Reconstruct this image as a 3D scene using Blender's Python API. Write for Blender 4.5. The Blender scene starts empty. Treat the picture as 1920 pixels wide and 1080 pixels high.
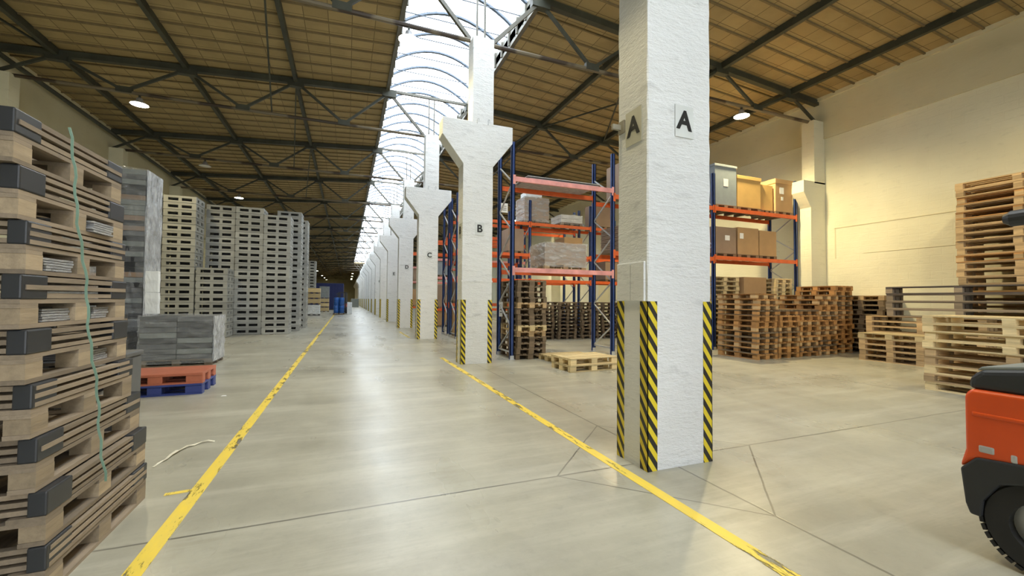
import bpy, bmesh, math, random
from mathutils import Vector, Matrix
random.seed(7)
S = bpy.context.scene
C = S.collection
D = bpy.data

# ------------------------------------------------------------------ camera
cam = D.cameras.new('camera'); co = D.objects.new('camera', cam); C.objects.link(co)
FPX = 788.86
vy = Vector((-310, 20, FPX)).normalized(); vx = Vector((2010, 40, FPX)).normalized()
vz = vx.cross(vy)
if vz.y > 0: vz = -vz
M = Matrix((vx, vy, vz))                     # rows: the world axes seen from the camera (x right, y down, z forward)
right = Vector((M[0][0], M[1][0], M[2][0])); down = Vector((M[0][1], M[1][1], M[2][1])); fwd = Vector((M[0][2], M[1][2], M[2][2]))
mw = Matrix((( right.x, -down.x, -fwd.x, 0), (right.y, -down.y, -fwd.y, 0), (right.z, -down.z, -fwd.z, 1.5), (0, 0, 0, 1)))
co.matrix_world = mw
cam.sensor_width = 36; cam.lens = FPX / 1920 * 36; cam.clip_end = 400; cam.clip_start = 0.05
S.camera = co

# ------------------------------------------------------------------ exposure, sky
S.view_settings.view_transform = 'Standard'; S.view_settings.look = 'None'
S.view_settings.gamma = 1; S.view_settings.use_curve_mapping = False
S.view_settings.exposure = 0.25
w = D.worlds.new('overcast_sky'); S.world = w; w.use_nodes = True
w.node_tree.nodes['Background'].inputs[0].default_value = (0.90, 0.95, 1.0, 1)
w.node_tree.nodes['Background'].inputs[1].default_value = 7.0

# hall geometry numbers
CX = 2.95            # axis of the roof light and of the column row
P = 6.5; Y0 = 3.04   # column spacing, front face of column A
XL, XR = -9.5, 15.4  # side walls
YB, YE = -17.0, 150.0
SKY_E = 100.0
HW = 1.6             # half width of the roof light
def zroof(x): return 9.42 - (abs(x - CX) - HW) * 0.070

for ya, yb in ((YB + 1, 3), (3, 22), (22, 55), (55, SKY_E)):   # daylight portals filling the roof light
    l = D.lights.new('daylight_portal', 'AREA'); l.shape = 'RECTANGLE'; l.size = 2 * HW; l.size_y = yb - ya
    l.cycles.is_portal = True
    o = D.objects.new('daylight_portal', l); o.location = (CX, (ya + yb) / 2, 9.62); C.objects.link(o)

l = D.lights.new('daylight_portal', 'AREA'); l.shape = 'RECTANGLE'; l.size = 12; l.size_y = 6.2; l.cycles.is_portal = True  # portal in the opening of the added gate behind the camera
o = D.objects.new('daylight_portal', l); o.location = (3, YB - 0.25, 3.1); o.rotation_euler = (math.radians(90), 0, 0); C.objects.link(o)

# ------------------------------------------------------------------ materials
class NT:
    def __init__(s, name):
        s.m = D.materials.new(name); s.m.use_nodes = True; s.t = s.m.node_tree; s.n = s.t.nodes; s.b = s.n['Principled BSDF']
    def node(s, t, **k):
        n = s.n.new(t)
        for a, v in k.items():
            if a.startswith('i_'): n.inputs[a[2:].replace('_', ' ')].default_value = v
            else: setattr(n, a, v)
        return n
    def l(s, a, b): s.t.links.new(a, b)
    def math(s, op, a, b=None, c=None):
        n = s.n.new('ShaderNodeMath'); n.operation = op
        for i, v in enumerate((a, b, c)):
            if v is None: continue
            if isinstance(v, (int, float)): n.inputs[i].default_value = v
            else: s.l(v, n.inputs[i])
        return n.outputs[0]
    def mix(s, f, a, b):
        n = s.n.new('ShaderNodeMix'); n.data_type = 'RGBA'
        for k, v in ((0, f), (6, a), (7, b)):
            if isinstance(v, (int, float)): n.inputs[k].default_value = v
            elif isinstance(v, tuple): n.inputs[k].default_value = (*v, 1)
            else: s.l(v, n.inputs[k])
        return n.outputs[2]
    def ramp(s, x, a, b, lo=0., hi=1.):
        n = s.n.new('ShaderNodeMapRange'); s.l(x, n.inputs[0])
        for i, v in enumerate((a, b, lo, hi)): n.inputs[i + 1].default_value = v
        return n.outputs[0]
    def coord(s, kind='Object', scale=(1, 1, 1)):
        c = s.n.new('ShaderNodeTexCoord'); m = s.n.new('ShaderNodeMapping'); m.inputs['Scale'].default_value = scale
        s.l(c.outputs[kind], m.inputs[0]); return m.outputs[0]
    def world(s, scale=(1, 1, 1)):
        c = s.n.new('ShaderNodeNewGeometry'); m = s.n.new('ShaderNodeMapping'); m.inputs['Scale'].default_value = scale
        s.l(c.outputs['Position'], m.inputs[0]); return m.outputs[0]
    def noise(s, v, scale, detail=4, rough=0.55):
        n = s.n.new('ShaderNodeTexNoise'); n.inputs['Scale'].default_value = scale; n.inputs['Detail'].default_value = detail
        n.inputs['Roughness'].default_value = rough; s.l(v, n.inputs['Vector']); return n.outputs[0]
    def bump(s, h, strength=0.3, dist=0.02):
        n = s.n.new('ShaderNodeBump'); n.inputs['Strength'].default_value = strength; n.inputs['Distance'].default_value = dist
        s.l(h, n.inputs['Height']); s.l(n.outputs[0], s.b.inputs['Normal'])
    def col(s, c): s.l(c, s.b.inputs['Base Color'])

def plain(name, c, rough=0.5, metal=0.0, var=0.12, sc=6, bump=0.0, spec=None):
    t = NT(name); v = t.coord(); n = t.noise(v, sc)
    t.col(t.mix(t.ramp(n, 0.3, 0.7), tuple(x * (1 - var) for x in c), tuple(min(1, x * (1 + var)) for x in c)))
    t.b.inputs['Roughness'].default_value = rough; t.b.inputs['Metallic'].default_value = metal
    if bump: t.bump(t.noise(v, sc * 6), bump, 0.01)
    return t.m

def wood(name, c, c2, rough=0.8):
    t = NT(name); oi = t.node('ShaderNodeObjectInfo'); g = t.node('ShaderNodeNewGeometry')
    v = t.coord('Object', (1.2, 9, 9))
    add = t.node('ShaderNodeVectorMath', operation='ADD'); t.l(v, add.inputs[0])
    sc = t.node('ShaderNodeVectorMath', operation='SCALE'); cmb = t.node('ShaderNodeCombineXYZ')
    t.l(oi.outputs['Random'], cmb.inputs[0]); t.l(g.outputs['Random Per Island'], cmb.inputs[1]); t.l(cmb.outputs[0], sc.inputs[0]); sc.inputs['Scale'].default_value = 31
    t.l(sc.outputs[0], add.inputs[1])
    n = t.noise(add.outputs[0], 3.2, 6, 0.65)
    base = t.mix(g.outputs['Random Per Island'], c, c2)
    dark = t.mix(t.ramp(n, 0.35, 0.75, 0.0, 0.55), base, tuple(x * 0.35 for x in c2))
    hsv = t.node('ShaderNodeHueSaturation'); t.l(dark, hsv.inputs['Color'])
    t.l(t.ramp(oi.outputs['Random'], 0, 1, 0.72, 1.25), hsv.inputs['Value'])
    t.col(hsv.outputs[0]); t.b.inputs['Roughness'].default_value = rough
    t.bump(n, 0.35, 0.01)
    return t.m

MT = {}
MT['wood_grey'] = wood('weathered_pallet_wood', (0.18, 0.135, 0.095), (0.34, 0.27, 0.19))
MT['wood_old'] = wood('old_brown_pallet_wood', (0.12, 0.085, 0.05), (0.25, 0.18, 0.11))
MT['wood_mid'] = wood('used_pallet_wood', (0.42, 0.28, 0.14), (0.60, 0.42, 0.22))
MT['wood_warm'] = wood('orange_brown_pallet_wood', (0.32, 0.18, 0.07), (0.56, 0.28, 0.09))
MT['wood_new'] = wood('fresh_pallet_wood', (0.62, 0.46, 0.22), (0.80, 0.64, 0.36))
MT['wood_blk'] = wood('dark_stained_pallet_wood', (0.07, 0.055, 0.05), (0.15, 0.12, 0.11))
MT['chip'] = wood('pressed_chip_block', (0.30, 0.225, 0.14), (0.42, 0.33, 0.22))
MT['black'] = plain('black_plastic', (0.022, 0.024, 0.028), 0.45)
MT['dgrey'] = plain('charcoal_plastic', (0.10, 0.105, 0.11), 0.5, var=0.2, sc=3)
MT['rubber'] = plain('tyre_rubber', (0.018, 0.018, 0.018), 0.8)
MT['crate'] = None
t = NT('grey_crate_plastic'); oi = t.node('ShaderNodeObjectInfo'); n = t.noise(t.world(), 1.3)
hs = t.node('ShaderNodeHueSaturation'); t.l(t.mix(t.ramp(n, 0.3, 0.7), (0.30, 0.305, 0.285), (0.39, 0.39, 0.355)), hs.inputs['Color'])
t.l(t.ramp(oi.outputs['Random'], 0, 1, 0.82, 1.18), hs.inputs['Value']); t.col(hs.outputs[0]); t.b.inputs['Roughness'].default_value = 0.5
MT['crate'] = t.m
MT['crate_shade'] = plain('crate_inside_shade', (0.03, 0.03, 0.03), 0.9)  # near-black colour stands in for shade inside the hollow crates
MT['orange'] = plain('orange_rack_paint', (0.70, 0.12, 0.025), 0.45, var=0.1)
MT['pink'] = plain('faded_pink_rack_paint', (0.74, 0.32, 0.29), 0.55, var=0.22, sc=3)
MT['blue'] = plain('blue_rack_paint', (0.022, 0.052, 0.18), 0.42, var=0.15)
MT['galv'] = plain('galvanised_steel', (0.55, 0.56, 0.57), 0.4, 0.6)
MT['steel_dark'] = plain('dark_green_roof_steel', (0.045, 0.048, 0.034), 0.55, var=0.35, sc=1.5)
t = NT('cream_chord_paint'); n = t.noise(t.world((1.3, 1, 1)), 0.9, 2, 0.4)
t.col(t.mix(t.ramp(n, 0.5, 0.56), (0.15, 0.122, 0.078), (0.04, 0.026, 0.016))); t.b.inputs['Roughness'].default_value = 0.5; MT['chord'] = t.m
MT['bow'] = plain('pale_blue_glazing_bar', (0.10, 0.13, 0.17), 0.7)
MT['cream'] = plain('cream_steel_paint', (0.30, 0.275, 0.21), 0.5)
MT['sky_steel'] = plain('grey_brown_steel', (0.13, 0.125, 0.10), 0.5)
MT['card'] = plain('brown_cardboard', (0.43, 0.27, 0.13), 0.75, var=0.08, sc=2)
MT['card2'] = plain('dull_brown_cardboard', (0.30, 0.21, 0.145), 0.7, var=0.1, sc=2)
MT['cardy'] = plain('golden_cardboard', (0.60, 0.38, 0.13), 0.7, var=0.08, sc=2)
MT['greyboard'] = plain('blue_grey_board', (0.25, 0.29, 0.32), 0.6, var=0.06)
MT['paper'] = plain('white_paper', (0.80, 0.80, 0.78), 0.7, var=0.03)
MT['foam'] = plain('white_foam', (0.78, 0.80, 0.80), 0.7, var=0.04)
MT['pred'] = plain('rust_red_plastic', (0.44, 0.13, 0.07), 0.5, var=0.12)
MT['pblue'] = plain('dark_blue_plastic', (0.03, 0.05, 0.22), 0.45, var=0.12)
MT['drum'] = plain('blue_drum_plastic', (0.015, 0.09, 0.34), 0.35)
MT['fork'] = plain('forklift_orange_paint', (0.70, 0.085, 0.012), 0.3, var=0.05)
MT['strap'] = plain('green_strap', (0.20, 0.32, 0.24), 0.5)
MT['straw'] = plain('cream_packing_strip', (0.70, 0.66, 0.52), 0.6)
MT['ink'] = plain('black_ink', (0.012, 0.012, 0.012), 0.5, var=0)
MT['plate'] = plain('pale_sign_plate', (0.66, 0.68, 0.66), 0.5, var=0.05)
MT['plate_c'] = plain('clear_yellowed_sign_plate', (0.58, 0.57, 0.47), 0.4, var=0.05)
MT['chrome'] = plain('bright_metal', (0.7, 0.7, 0.7), 0.25, 1.0)
MT['dblue'] = plain('navy_panel', (0.012, 0.02, 0.10), 0.6)
MT['greypanel'] = plain('grey_green_panel', (0.20, 0.22, 0.21), 0.6)
MT['redglass'] = plain('red_lamp_glass', (0.4, 0.02, 0.01), 0.2)

# shrink film
def film(name, lo, hi, tint=(0.9, 0.92, 0.95), scale=5, stretch=(1, 1, 1), rough=0.18):
    t = NT(name); v = t.coord('Object', stretch); n = t.noise(v, scale, 5, 0.6)
    tr = t.node('ShaderNodeBsdfTransparent'); gl = t.node('ShaderNodeBsdfPrincipled')
    gl.inputs['Base Color'].default_value = (*tint, 1); gl.inputs['Roughness'].default_value = rough; gl.inputs['Specular IOR Level'].default_value = 0.9
    bp = t.node('ShaderNodeBump'); bp.inputs['Strength'].default_value = 0.9; bp.inputs['Distance'].default_value = 0.05
    t.l(t.noise(v, scale * 2.2, 3), bp.inputs['Height']); t.l(bp.outputs[0], gl.inputs['Normal'])
    mx = t.node('ShaderNodeMixShader'); t.l(t.ramp(n, 0.35, 0.7, lo, hi), mx.inputs[0]); t.l(tr.outputs[0], mx.inputs[1]); t.l(gl.outputs[0], mx.inputs[2])
    t.l(mx.outputs[0], t.n['Material Output'].inputs[0]); return t.m
MT['film'] = film('clear_stretch_film', 0.10, 0.38, (0.62, 0.64, 0.65), 2.5, (1, 1, 4), 0.06)
MT['film_white'] = film('crinkled_stretch_film', 0.4, 1.0, (0.62, 0.64, 0.67), 2.6, (1.5, 1.5, 1.2), 0.1)
MT['film_haze'] = film('hazy_film', 0.12, 0.6, (0.70, 0.68, 0.64), 2, (1, 1, 3), 0.1)
MT['film_silver'] = film('silver_film', 0.7, 1.0, (0.6, 0.6, 0.6), 9, (0.6, 1, 8), 0.15)

# glazing of the barrel roof light
t = NT('milky_roof_glazing'); tr = t.node('ShaderNodeBsdfTransparent'); tr.inputs[0].default_value = (0.93, 0.97, 1, 1)
gl = t.node('ShaderNodeBsdfGlossy'); gl.inputs['Roughness'].default_value = 0.3
mx = t.node('ShaderNodeMixShader'); mx.inputs[0].default_value = 0.04; t.l(tr.outputs[0], mx.inputs[1]); t.l(gl.outputs[0], mx.inputs[2]); t.l(mx.outputs[0], t.n['Material Output'].inputs[0])
MT['glaze'] = t.m

def emis(name, c, s):
    t = NT(name); t.b.inputs['Base Color'].default_value = (*c, 1); t.b.inputs['Emission Color'].default_value = (*c, 1); t.b.inputs['Emission Strength'].default_value = s; return t.m
MT['bulb'] = emis('lit_lamp_glass', (1.0, 0.93, 0.68), 40)
MT['bulb_off'] = plain('unlit_lamp_glass', (0.8, 0.8, 0.75), 0.3)

# floor: ground concrete with saw cuts
t = NT('polished_concrete_floor'); wv = t.world()
sx = t.node('ShaderNodeSeparateXYZ'); t.l(wv, sx.inputs[0]); X, Y = sx.outputs[0], sx.outputs[1]
n1 = t.noise(wv, 0.22, 4, 0.6); n2 = t.noise(t.world((1.0, 0.35, 1)), 1.3, 4, 0.5); n3 = t.noise(wv, 14, 4, 0.6); n4 = t.noise(t.world((0.4, 1.4, 1)), 0.9, 5, 0.7)
c = t.mix(t.ramp(n1, 0.35, 0.65), (0.35, 0.335, 0.265), (0.44, 0.42, 0.335))
c = t.mix(t.ramp(n2, 0.5, 0.75, 0, 0.35), c, (0.26, 0.25, 0.21))
c = t.mix(t.ramp(n4, 0.52, 0.72, 0, 0.35), c, (0.56, 0.54, 0.46))
n5 = t.noise(t.world((1, 1, 1)), 0.7, 8, 0.75); n6 = t.noise(t.world((0.25, 2.2, 1)), 1.1, 6, 0.7)
c = t.mix(t.ramp(n5, 0.40, 0.64, 0, 0.65), c, (0.27, 0.255, 0.20))
c = t.mix(t.ramp(n6, 0.48, 0.68, 0, 0.6), c, (0.53, 0.51, 0.42))
c = t.mix(t.ramp(n3, 0.55, 0.75, 0, 0.2), c, (0.20, 0.19, 0.16))
yw = t.math('SUBTRACT', t.math('MODULO', t.math('ADD', t.math('SUBTRACT', Y, 3.24), P * 10.5), P), P / 2)   # 0 on every column line
ay = t.math('ABSOLUTE', yw); ax = t.math('ABSOLUTE', t.math('SUBTRACT', X, 2.83))
wob = t.math('MULTIPLY', t.math('SUBTRACT', t.noise(wv, 3, 3), 0.5), 0.02)
j1 = t.math('ABSOLUTE', t.math('ADD', yw, wob)); j2 = t.math('ABSOLUTE', t.math('ADD', t.math('SUBTRACT', X, 2.83), wob))
j3 = t.math('ABSOLUTE', t.math('ADD', t.math('SUBTRACT', t.math('ADD', ax, ay), 1.13), wob))
j4 = t.math('ABSOLUTE', t.math('ADD', t.math('SUBTRACT', X, 9.0), wob)); j5 = t.math('ABSOLUTE', t.math('ADD', t.math('ADD', X, 3.4), wob))
d = t.math('MINIMUM', t.math('MINIMUM', j1, j2), t.math('MINIMUM', j3, t.math('MINIMUM', j4, j5)))
jm = t.ramp(d, 0.006, 0.013, 1, 0)
c = t.mix(t.math('MULTIPLY', jm, t.ramp(n2, 0.3, 0.6, 0.85, 0.45)), c, (0.05, 0.048, 0.042))
t.col(c); t.l(t.ramp(n2, 0.3, 0.7, 0.24, 0.42), t.b.inputs['Roughness'])
t.b.inputs['Specular IOR Level'].default_value = 0.55
t.bump(t.math('ADD', t.math('MULTIPLY', n3, 0.2), t.math('MULTIPLY', jm, -1)), 0.12, 0.01)
MT['floor'] = t.m

# worn yellow line paint
t = NT('worn_yellow_floor_paint'); n = t.noise(t.world((6, 1.2, 1)), 2.2, 6, 0.7); wide = t.noise(t.world(), 0.5, 2)
tr = t.node('ShaderNodeBsdfTransparent'); mx = t.node('ShaderNodeMixShader')
t.col(t.mix(t.ramp(n, 0.3, 0.7), (0.86, 0.62, 0.05), (0.72, 0.56, 0.12))); t.b.inputs['Roughness'].default_value = 0.45
s_ = t.math('ADD', n, t.math('MULTIPLY', wide, 0.35))
t.l(t.ramp(s_, 0.71, 0.78), mx.inputs[0]); t.l(t.b.outputs[0], mx.inputs[1]); t.l(tr.outputs[0], mx.inputs[2]); t.l(mx.outputs[0], t.n['Material Output'].inputs[0])
MT['yline'] = t.m

def plaster(name, ca, cb, bstr=0.5, brick=False, dirt=0.35, dist=0.02):
    t = NT(name); v = t.world(); vs = t.world((1, 1, 3.2)); n = t.noise(vs, 2.6, 6, 0.62); big = t.noise(v, 0.45, 3); fine = t.noise(vs, 16, 5, 0.7)
    c = t.mix(t.ramp(big, 0.35, 0.65), ca, cb)
    c = t.mix(t.ramp(n, 0.58, 0.78, 0, dirt), c, tuple(x * 0.45 for x in ca))
    h = t.math('ADD', n, t.math('MULTIPLY', fine, 0.5))
    if brick:
        s = t.node('ShaderNodeSeparateXYZ'); t.l(v, s.inputs[0]); cb_ = t.node('ShaderNodeCombineXYZ'); t.l(s.outputs[1], cb_.inputs[0]); t.l(s.outputs[2], cb_.inputs[1])
        b = t.node('ShaderNodeTexBrick'); t.l(cb_.outputs[0], b.inputs['Vector']); b.inputs['Scale'].default_value = 1.0
        b.inputs['Brick Width'].default_value = 0.5; b.inputs['Row Height'].default_value = 0.22; b.inputs['Mortar Size'].default_value = 0.012; b.inputs['Mortar Smooth'].default_value = 0.5
        h = t.math('SUBTRACT', h, t.math('MULTIPLY', b.outputs['Fac'], 0.35))
    t.col(c); t.b.inputs['Roughness'].default_value = 0.85; t.bump(h, bstr, dist); return t.m
MT['wall'] = plaster('painted_block_wall', (0.70, 0.67, 0.51), (0.80, 0.77, 0.59), 0.35, True, 0.25)
MT['wall_up'] = plaster('upper_wall_concrete', (0.62, 0.57, 0.39), (0.70, 0.65, 0.46), 0.25, False, 0.2)
MT['wall_end'] = plaster('end_wall_paint', (0.28, 0.27, 0.19), (0.34, 0.33, 0.24), 0.2)
MT['col'] = plaster('whitewashed_concrete', (0.76, 0.77, 0.76), (0.84, 0.85, 0.84), 0.9, False, 0.45, 0.03)

# ceiling boards
t = NT('ceiling_boards'); v = t.world(); b = t.node('ShaderNodeTexBrick'); t.l(v, b.inputs['Vector']); b.inputs['Scale'].default_value = 1
b.inputs['Brick Width'].default_value = 0.62; b.inputs['Row Height'].default_value = 0.6; b.inputs['Mortar Size'].default_value = 0.012; b.inputs['Mortar Smooth'].default_value = 0.4; b.offset = 0
b.inputs['Color1'].default_value = (0.42, 0.32, 0.155, 1); b.inputs['Color2'].default_value = (0.35, 0.265, 0.125, 1); b.inputs['Mortar'].default_value = (0.15, 0.11, 0.055, 1)
n = t.noise(v, 1.2, 5, 0.6); t.col(t.mix(t.ramp(n, 0.45, 0.75, 0, 0.45), b.outputs[0], (0.20, 0.15, 0.07))); t.b.inputs['Roughness'].default_value = 0.9
MT['ceil'] = t.m
MT['rib'] = plain('ceiling_rib', (0.20, 0.15, 0.075), 0.8)

# black and yellow hazard stripes: follow x - y and z
t = NT('black_yellow_stripes'); v = t.world(); s = t.node('ShaderNodeSeparateXYZ'); t.l(v, s.inputs[0])
ph = t.math('ADD', s.outputs[2], t.math('MULTIPLY', t.math('SUBTRACT', s.outputs[0], s.outputs[1]), 1.45))
fr = t.math('FRACT', t.math('DIVIDE', t.math('ADD', ph, 100.0), 0.146)); st = t.math('GREATER_THAN', fr, 0.5)
n = t.noise(t.world(), 9, 5, 0.7)
t.col(t.mix(t.ramp(n, 0.62, 0.75, 0, 0.4), t.mix(st, (0.74, 0.58, 0.03), (0.02, 0.02, 0.018)), (0.20, 0.17, 0.08))); t.b.inputs['Roughness'].default_value = 0.4
MT['hazard'] = t.m

# ------------------------------------------------------------------ mesh helpers
class MB:
    def __init__(s): s.v = []; s.f = []
    def box(s, x0, x1, y0, y1, z0, z1, m=None):
        i = len(s.v); vs = [(x, y, z) for z in (z0, z1) for y in (y0, y1) for x in (x0, x1)]
        if m is not None: vs = [tuple(m @ Vector(p)) for p in vs]
        s.v += vs
        s.f += [tuple(i + k for k in q) for q in ((0, 2, 3, 1), (4, 5, 7, 6), (0, 1, 5, 4), (2, 6, 7, 3), (0, 4, 6, 2), (1, 3, 7, 5))]; return s
    def cb(s, cx, cy, cz, sx, sy, sz, m=None): return s.box(cx - sx / 2, cx + sx / 2, cy - sy / 2, cy + sy / 2, cz - sz / 2, cz + sz / 2, m)
    def prism(s, poly, axis, a, b):     # poly in the two other axes, extruded on axis
        n = len(poly); i = len(s.v)
        for k in (a, b):
            for (p, q) in poly:
                s.v.append({'x': (k, p, q), 'y': (p, k, q), 'z': (p, q, k)}[axis])
        s.f.append(tuple(i + k for k in range(n))); s.f.append(tuple(i + n + k for k in reversed(range(n))))
        for k in range(n): s.f.append((i + k, i + n + k, i + n + (k + 1) % n, i + (k + 1) % n))
        return s
    def bar(s, p, q, w, h=None):        # rectangular bar between two points
        p = Vector(p); q = Vector(q); h = h or w; d = (q - p); L = d.length; d.normalize()
        up = Vector((0, 0, 1)) if abs(d.z) < 0.95 else Vector((0, 1, 0))
        a = d.cross(up).normalized(); b = a.cross(d); m = Matrix((a, d, b)).transposed().to_4x4(); m.translation = p
        return s.box(-w / 2, w / 2, 0, L, -h / 2, h / 2, m)
    def tube(s, p, q, r, n=10, r2=None):
        p = Vector(p); q = Vector(q); d = (q - p); L = d.length; d.normalize(); r2 = r if r2 is None else r2
        up = Vector((0, 0, 1)) if abs(d.z) < 0.95 else Vector((0, 1, 0)); a = d.cross(up).normalized(); b = a.cross(d); i = len(s.v)
        for c_, rr in ((p, r), (q, r2)):
            for k in range(n):
                t_ = 2 * math.pi * k / n; s.v.append(tuple(c_ + a * rr * math.cos(t_) + b * rr * math.sin(t_)))
        for k in range(n): s.f.append((i + k, i + (k + 1) % n, i + n + (k + 1) % n, i + n + k))
        s.f.append(tuple(i + k for k in reversed(range(n)))); s.f.append(tuple(i + n + k for k in range(n))); return s
    def lathe(s, prof, c=(0, 0, 0), n=24, axis='z'):
        i = len(s.v)
        for (r, h) in prof:
            for k in range(n):
                t_ = 2 * math.pi * k / n; a, b = r * math.cos(t_), r * math.sin(t_)
                s.v.append((c[0] + a, c[1] + b, c[2] + h) if axis == 'z' else (c[0] + h, c[1] + a, c[2] + b))
        for j in range(len(prof) - 1):
            for k in range(n): s.f.append((i + j * n + k, i + j * n + (k + 1) % n, i + (j + 1) * n + (k + 1) % n, i + (j + 1) * n + k))
        return s
    def mesh(s, name, mat, smooth=False):
        me = D.meshes.new(name); me.from_pydata(s.v, [], s.f); me.validate(); me.update()
        bm = bmesh.new(); bm.from_mesh(me); bmesh.ops.recalc_face_normals(bm, faces=bm.faces); bm.to_mesh(me); bm.free()
        if mat: me.materials.append(MT[mat] if isinstance(mat, str) else mat)
        if smooth:
            for p in me.polygons: p.use_smooth = True
        return me
    def build(s, name, mat, parent=None, bevel=0, smooth=False, seg=2):
        o = D.objects.new(name, s.mesh(name, mat, smooth)); C.objects.link(o)
        if parent: o.parent = parent
        if bevel:
            b = o.modifiers.new('bevel', 'BEVEL'); b.width = bevel; b.segments = seg; b.limit_method = 'ANGLE'
        return o

def tag(o, label=None, cat=None, group=None, kind=None):
    if label: o['label'] = label
    if cat: o['category'] = cat
    if group: o['group'] = group
    if kind: o['kind'] = kind
    return o
def empty(name, loc=(0, 0, 0), rz=0):
    o = D.objects.new(name, None); o.empty_display_size = 0.2; o.location = loc; o.rotation_euler = (0, 0, rz); C.objects.link(o); return o
def struct(name, mb, mat, **k): return tag(mb.build(name, mat, **k), kind='structure')
kids = {}
def adopt(root):
    kids[root.name] = [(c, [g for g in c.children]) for c in root.children]
def copy_tree(root, loc, rz, rx=0, ry=0):
    r = root.copy(); C.objects.link(r); r.location = loc; r.rotation_euler = (rx, ry, rz); r.scale = (1, 1, 1)
    for k in ('label', 'group'):
        if k in r: del r[k]
    for c, gs in kids[root.name]:
        d = c.copy(); C.objects.link(d); d.parent = r
        for g in gs:
            e = g.copy(); C.objects.link(e); e.parent = d
    return r
used = set()
def instance(root, loc, rz=0, rx=0, ry=0):
    if root.name not in used:
        used.add(root.name); root.location = loc; root.rotation_euler = (rx, ry, rz); return root
    return copy_tree(root, loc, rz, rx, ry)
ONES = ['', 'first', 'second', 'third', 'fourth', 'fifth', 'sixth', 'seventh', 'eighth', 'ninth', 'tenth', 'eleventh', 'twelfth', 'thirteenth', 'fourteenth', 'fifteenth', 'sixteenth', 'seventeenth', 'eighteenth', 'nineteenth', 'twentieth']
def ordn(n):
    if n <= 20: return ONES[n]
    if n == 30: return 'thirtieth'
    return 'twenty-' + ONES[n - 20] if n < 30 else 'thirty-' + ONES[n - 30]
def place_word(i, n, top=True):      # i counted from the bottom, 0-based
    if i == n - 1: return 'topmost'
    if i == 0: return 'lowest'
    if i >= n / 2: return ordn(n - i) + ' from the top'
    return ordn(i + 1) + ' from the bottom'

# ------------------------------------------------------------------ structure: floor, walls, ceiling
struct('floor', MB().box(XL - 0.3, XR + 0.3, YB - 0.3, YE + 0.3, -0.15, 0), 'floor')
struct('wall_right', MB().box(XR, XR + 0.3, YB, YE, 0, 9.4), 'wall')
struct('wall_left', MB().box(XL - 0.3, XL, YB, YE, 0, 9.4), 'wall')
struct('wall_far', MB().box(XL - 0.3, XR + 0.3, YE, YE + 0.3, 0, 10.4), 'wall_end')
struct('wall_near', MB().box(XL - 0.3, -3.0, YB - 0.3, YB, 0, 10.4).box(9.0, XR + 0.3, YB - 0.3, YB, 0, 10.4).box(-3.0, 9.0, YB - 0.3, YB, 6.2, 10.4), 'wall')
dg_ = MB()  # gate added out of view to let in daylight for the column fronts
for k in range(13): dg_.box(-3.0 + k, -2.94 + k, YB - 0.2, YB - 0.12, 0, 6.2)
for z in (0.0, 2.0, 4.0, 6.1): dg_.box(-3.0, 9.0, YB - 0.2, YB - 0.12, z, z + 0.08)
struct('added_gate_1', dg_, 'sky_steel')
struct('trim_6', MB().box(-8, 14, YB - 12, YB - 0.3, -0.15, -0.02), 'wall_up')
for nm, xa, xb in (('trim_1', XR - 0.06, XR + 0.05), ('trim_2', XL - 0.05, XL + 0.06)):   # upper wall beam
    struct(nm, MB().box(xa, xb, YB, YE, 7.2, 9.0), 'wall_up')
mb = MB(); rb = MB()
for s, xw in ((-1, XL), (1, XR)):
    xa = CX + s * HW; za = zroof(xa); zb = zroof(xw)
    mb.prism([(xa, za), (xw, zb), (xw, zb + 0.25), (xa, za + 0.25)], 'y', YB, YE)
    y = YB + 0.3
    while y < 110:
        rb.prism([(xa, za - 0.045), (xw, zb - 0.045), (xw, zb + 0.01), (xa, za + 0.01)], 'y', y, y + 0.05); y += 0.6
mb.box(CX - HW, CX + HW, SKY_E, YE, 9.42, 9.67); mb.box(CX - HW, CX + HW, YB, YB + 1, 9.42, 9.67)
ceil = struct('ceiling', mb, 'ceil'); r = struct('ceiling_ribs', rb, 'rib'); r.parent = ceil
# roof light: kerbs, glazing, bows, tie rods
win = tag(empty('window_1', (CX, 0, 9.42)), kind='structure')
def wb(m, name, mat, **k):
    m.v = [(x - CX, y, z - 9.42) for x, y, z in m.v]; return m.build(name, mat, win, **k)
k_ = MB()
for s in (-1, 1):
    xa = CX + s * HW
    k_.box(min(xa, xa + s * 0.12), max(xa, xa + s * 0.12), YB + 1, SKY_E, 9.30, 9.85)
    y = YB + 1
    while y < 60: k_.box(xa - 0.05, xa + 0.05, y, y + 0.06, 9.36, 9.86); y += 0.65
wb(k_, 'kerb', 'sky_steel')
NA = 12; RISE = 0.62
def arc(t_): return (CX - HW + 2 * HW * t_, 9.83 + RISE * 4 * t_ * (1 - t_))
g = MB(); nb = 0
ys = []
y = Y0 + 0.2 - 3 * P + 2.0
while y < SKY_E: ys.append(y); y += P / 6
for a in range(NA):
    (xa, za), (xb, zb) = arc(a / NA), arc((a + 1) / NA); i = len(g.v)
    g.v += [(xa, YB + 1, za + .03), (xb, YB + 1, zb + .03), (xb, SKY_E, zb + .03), (xa, SKY_E, za + .03)]; g.f.append((i, i + 1, i + 2, i + 3))
for yy in (YB + 1, SKY_E):
    i = len(g.v); pts = [arc(a / NA) for a in range(NA + 1)]; g.v += [(x, yy, z + .03) for x, z in pts]; g.f.append(tuple(range(i, i + NA + 1)))
gz = wb(g, 'glazing', 'glaze')
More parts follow.
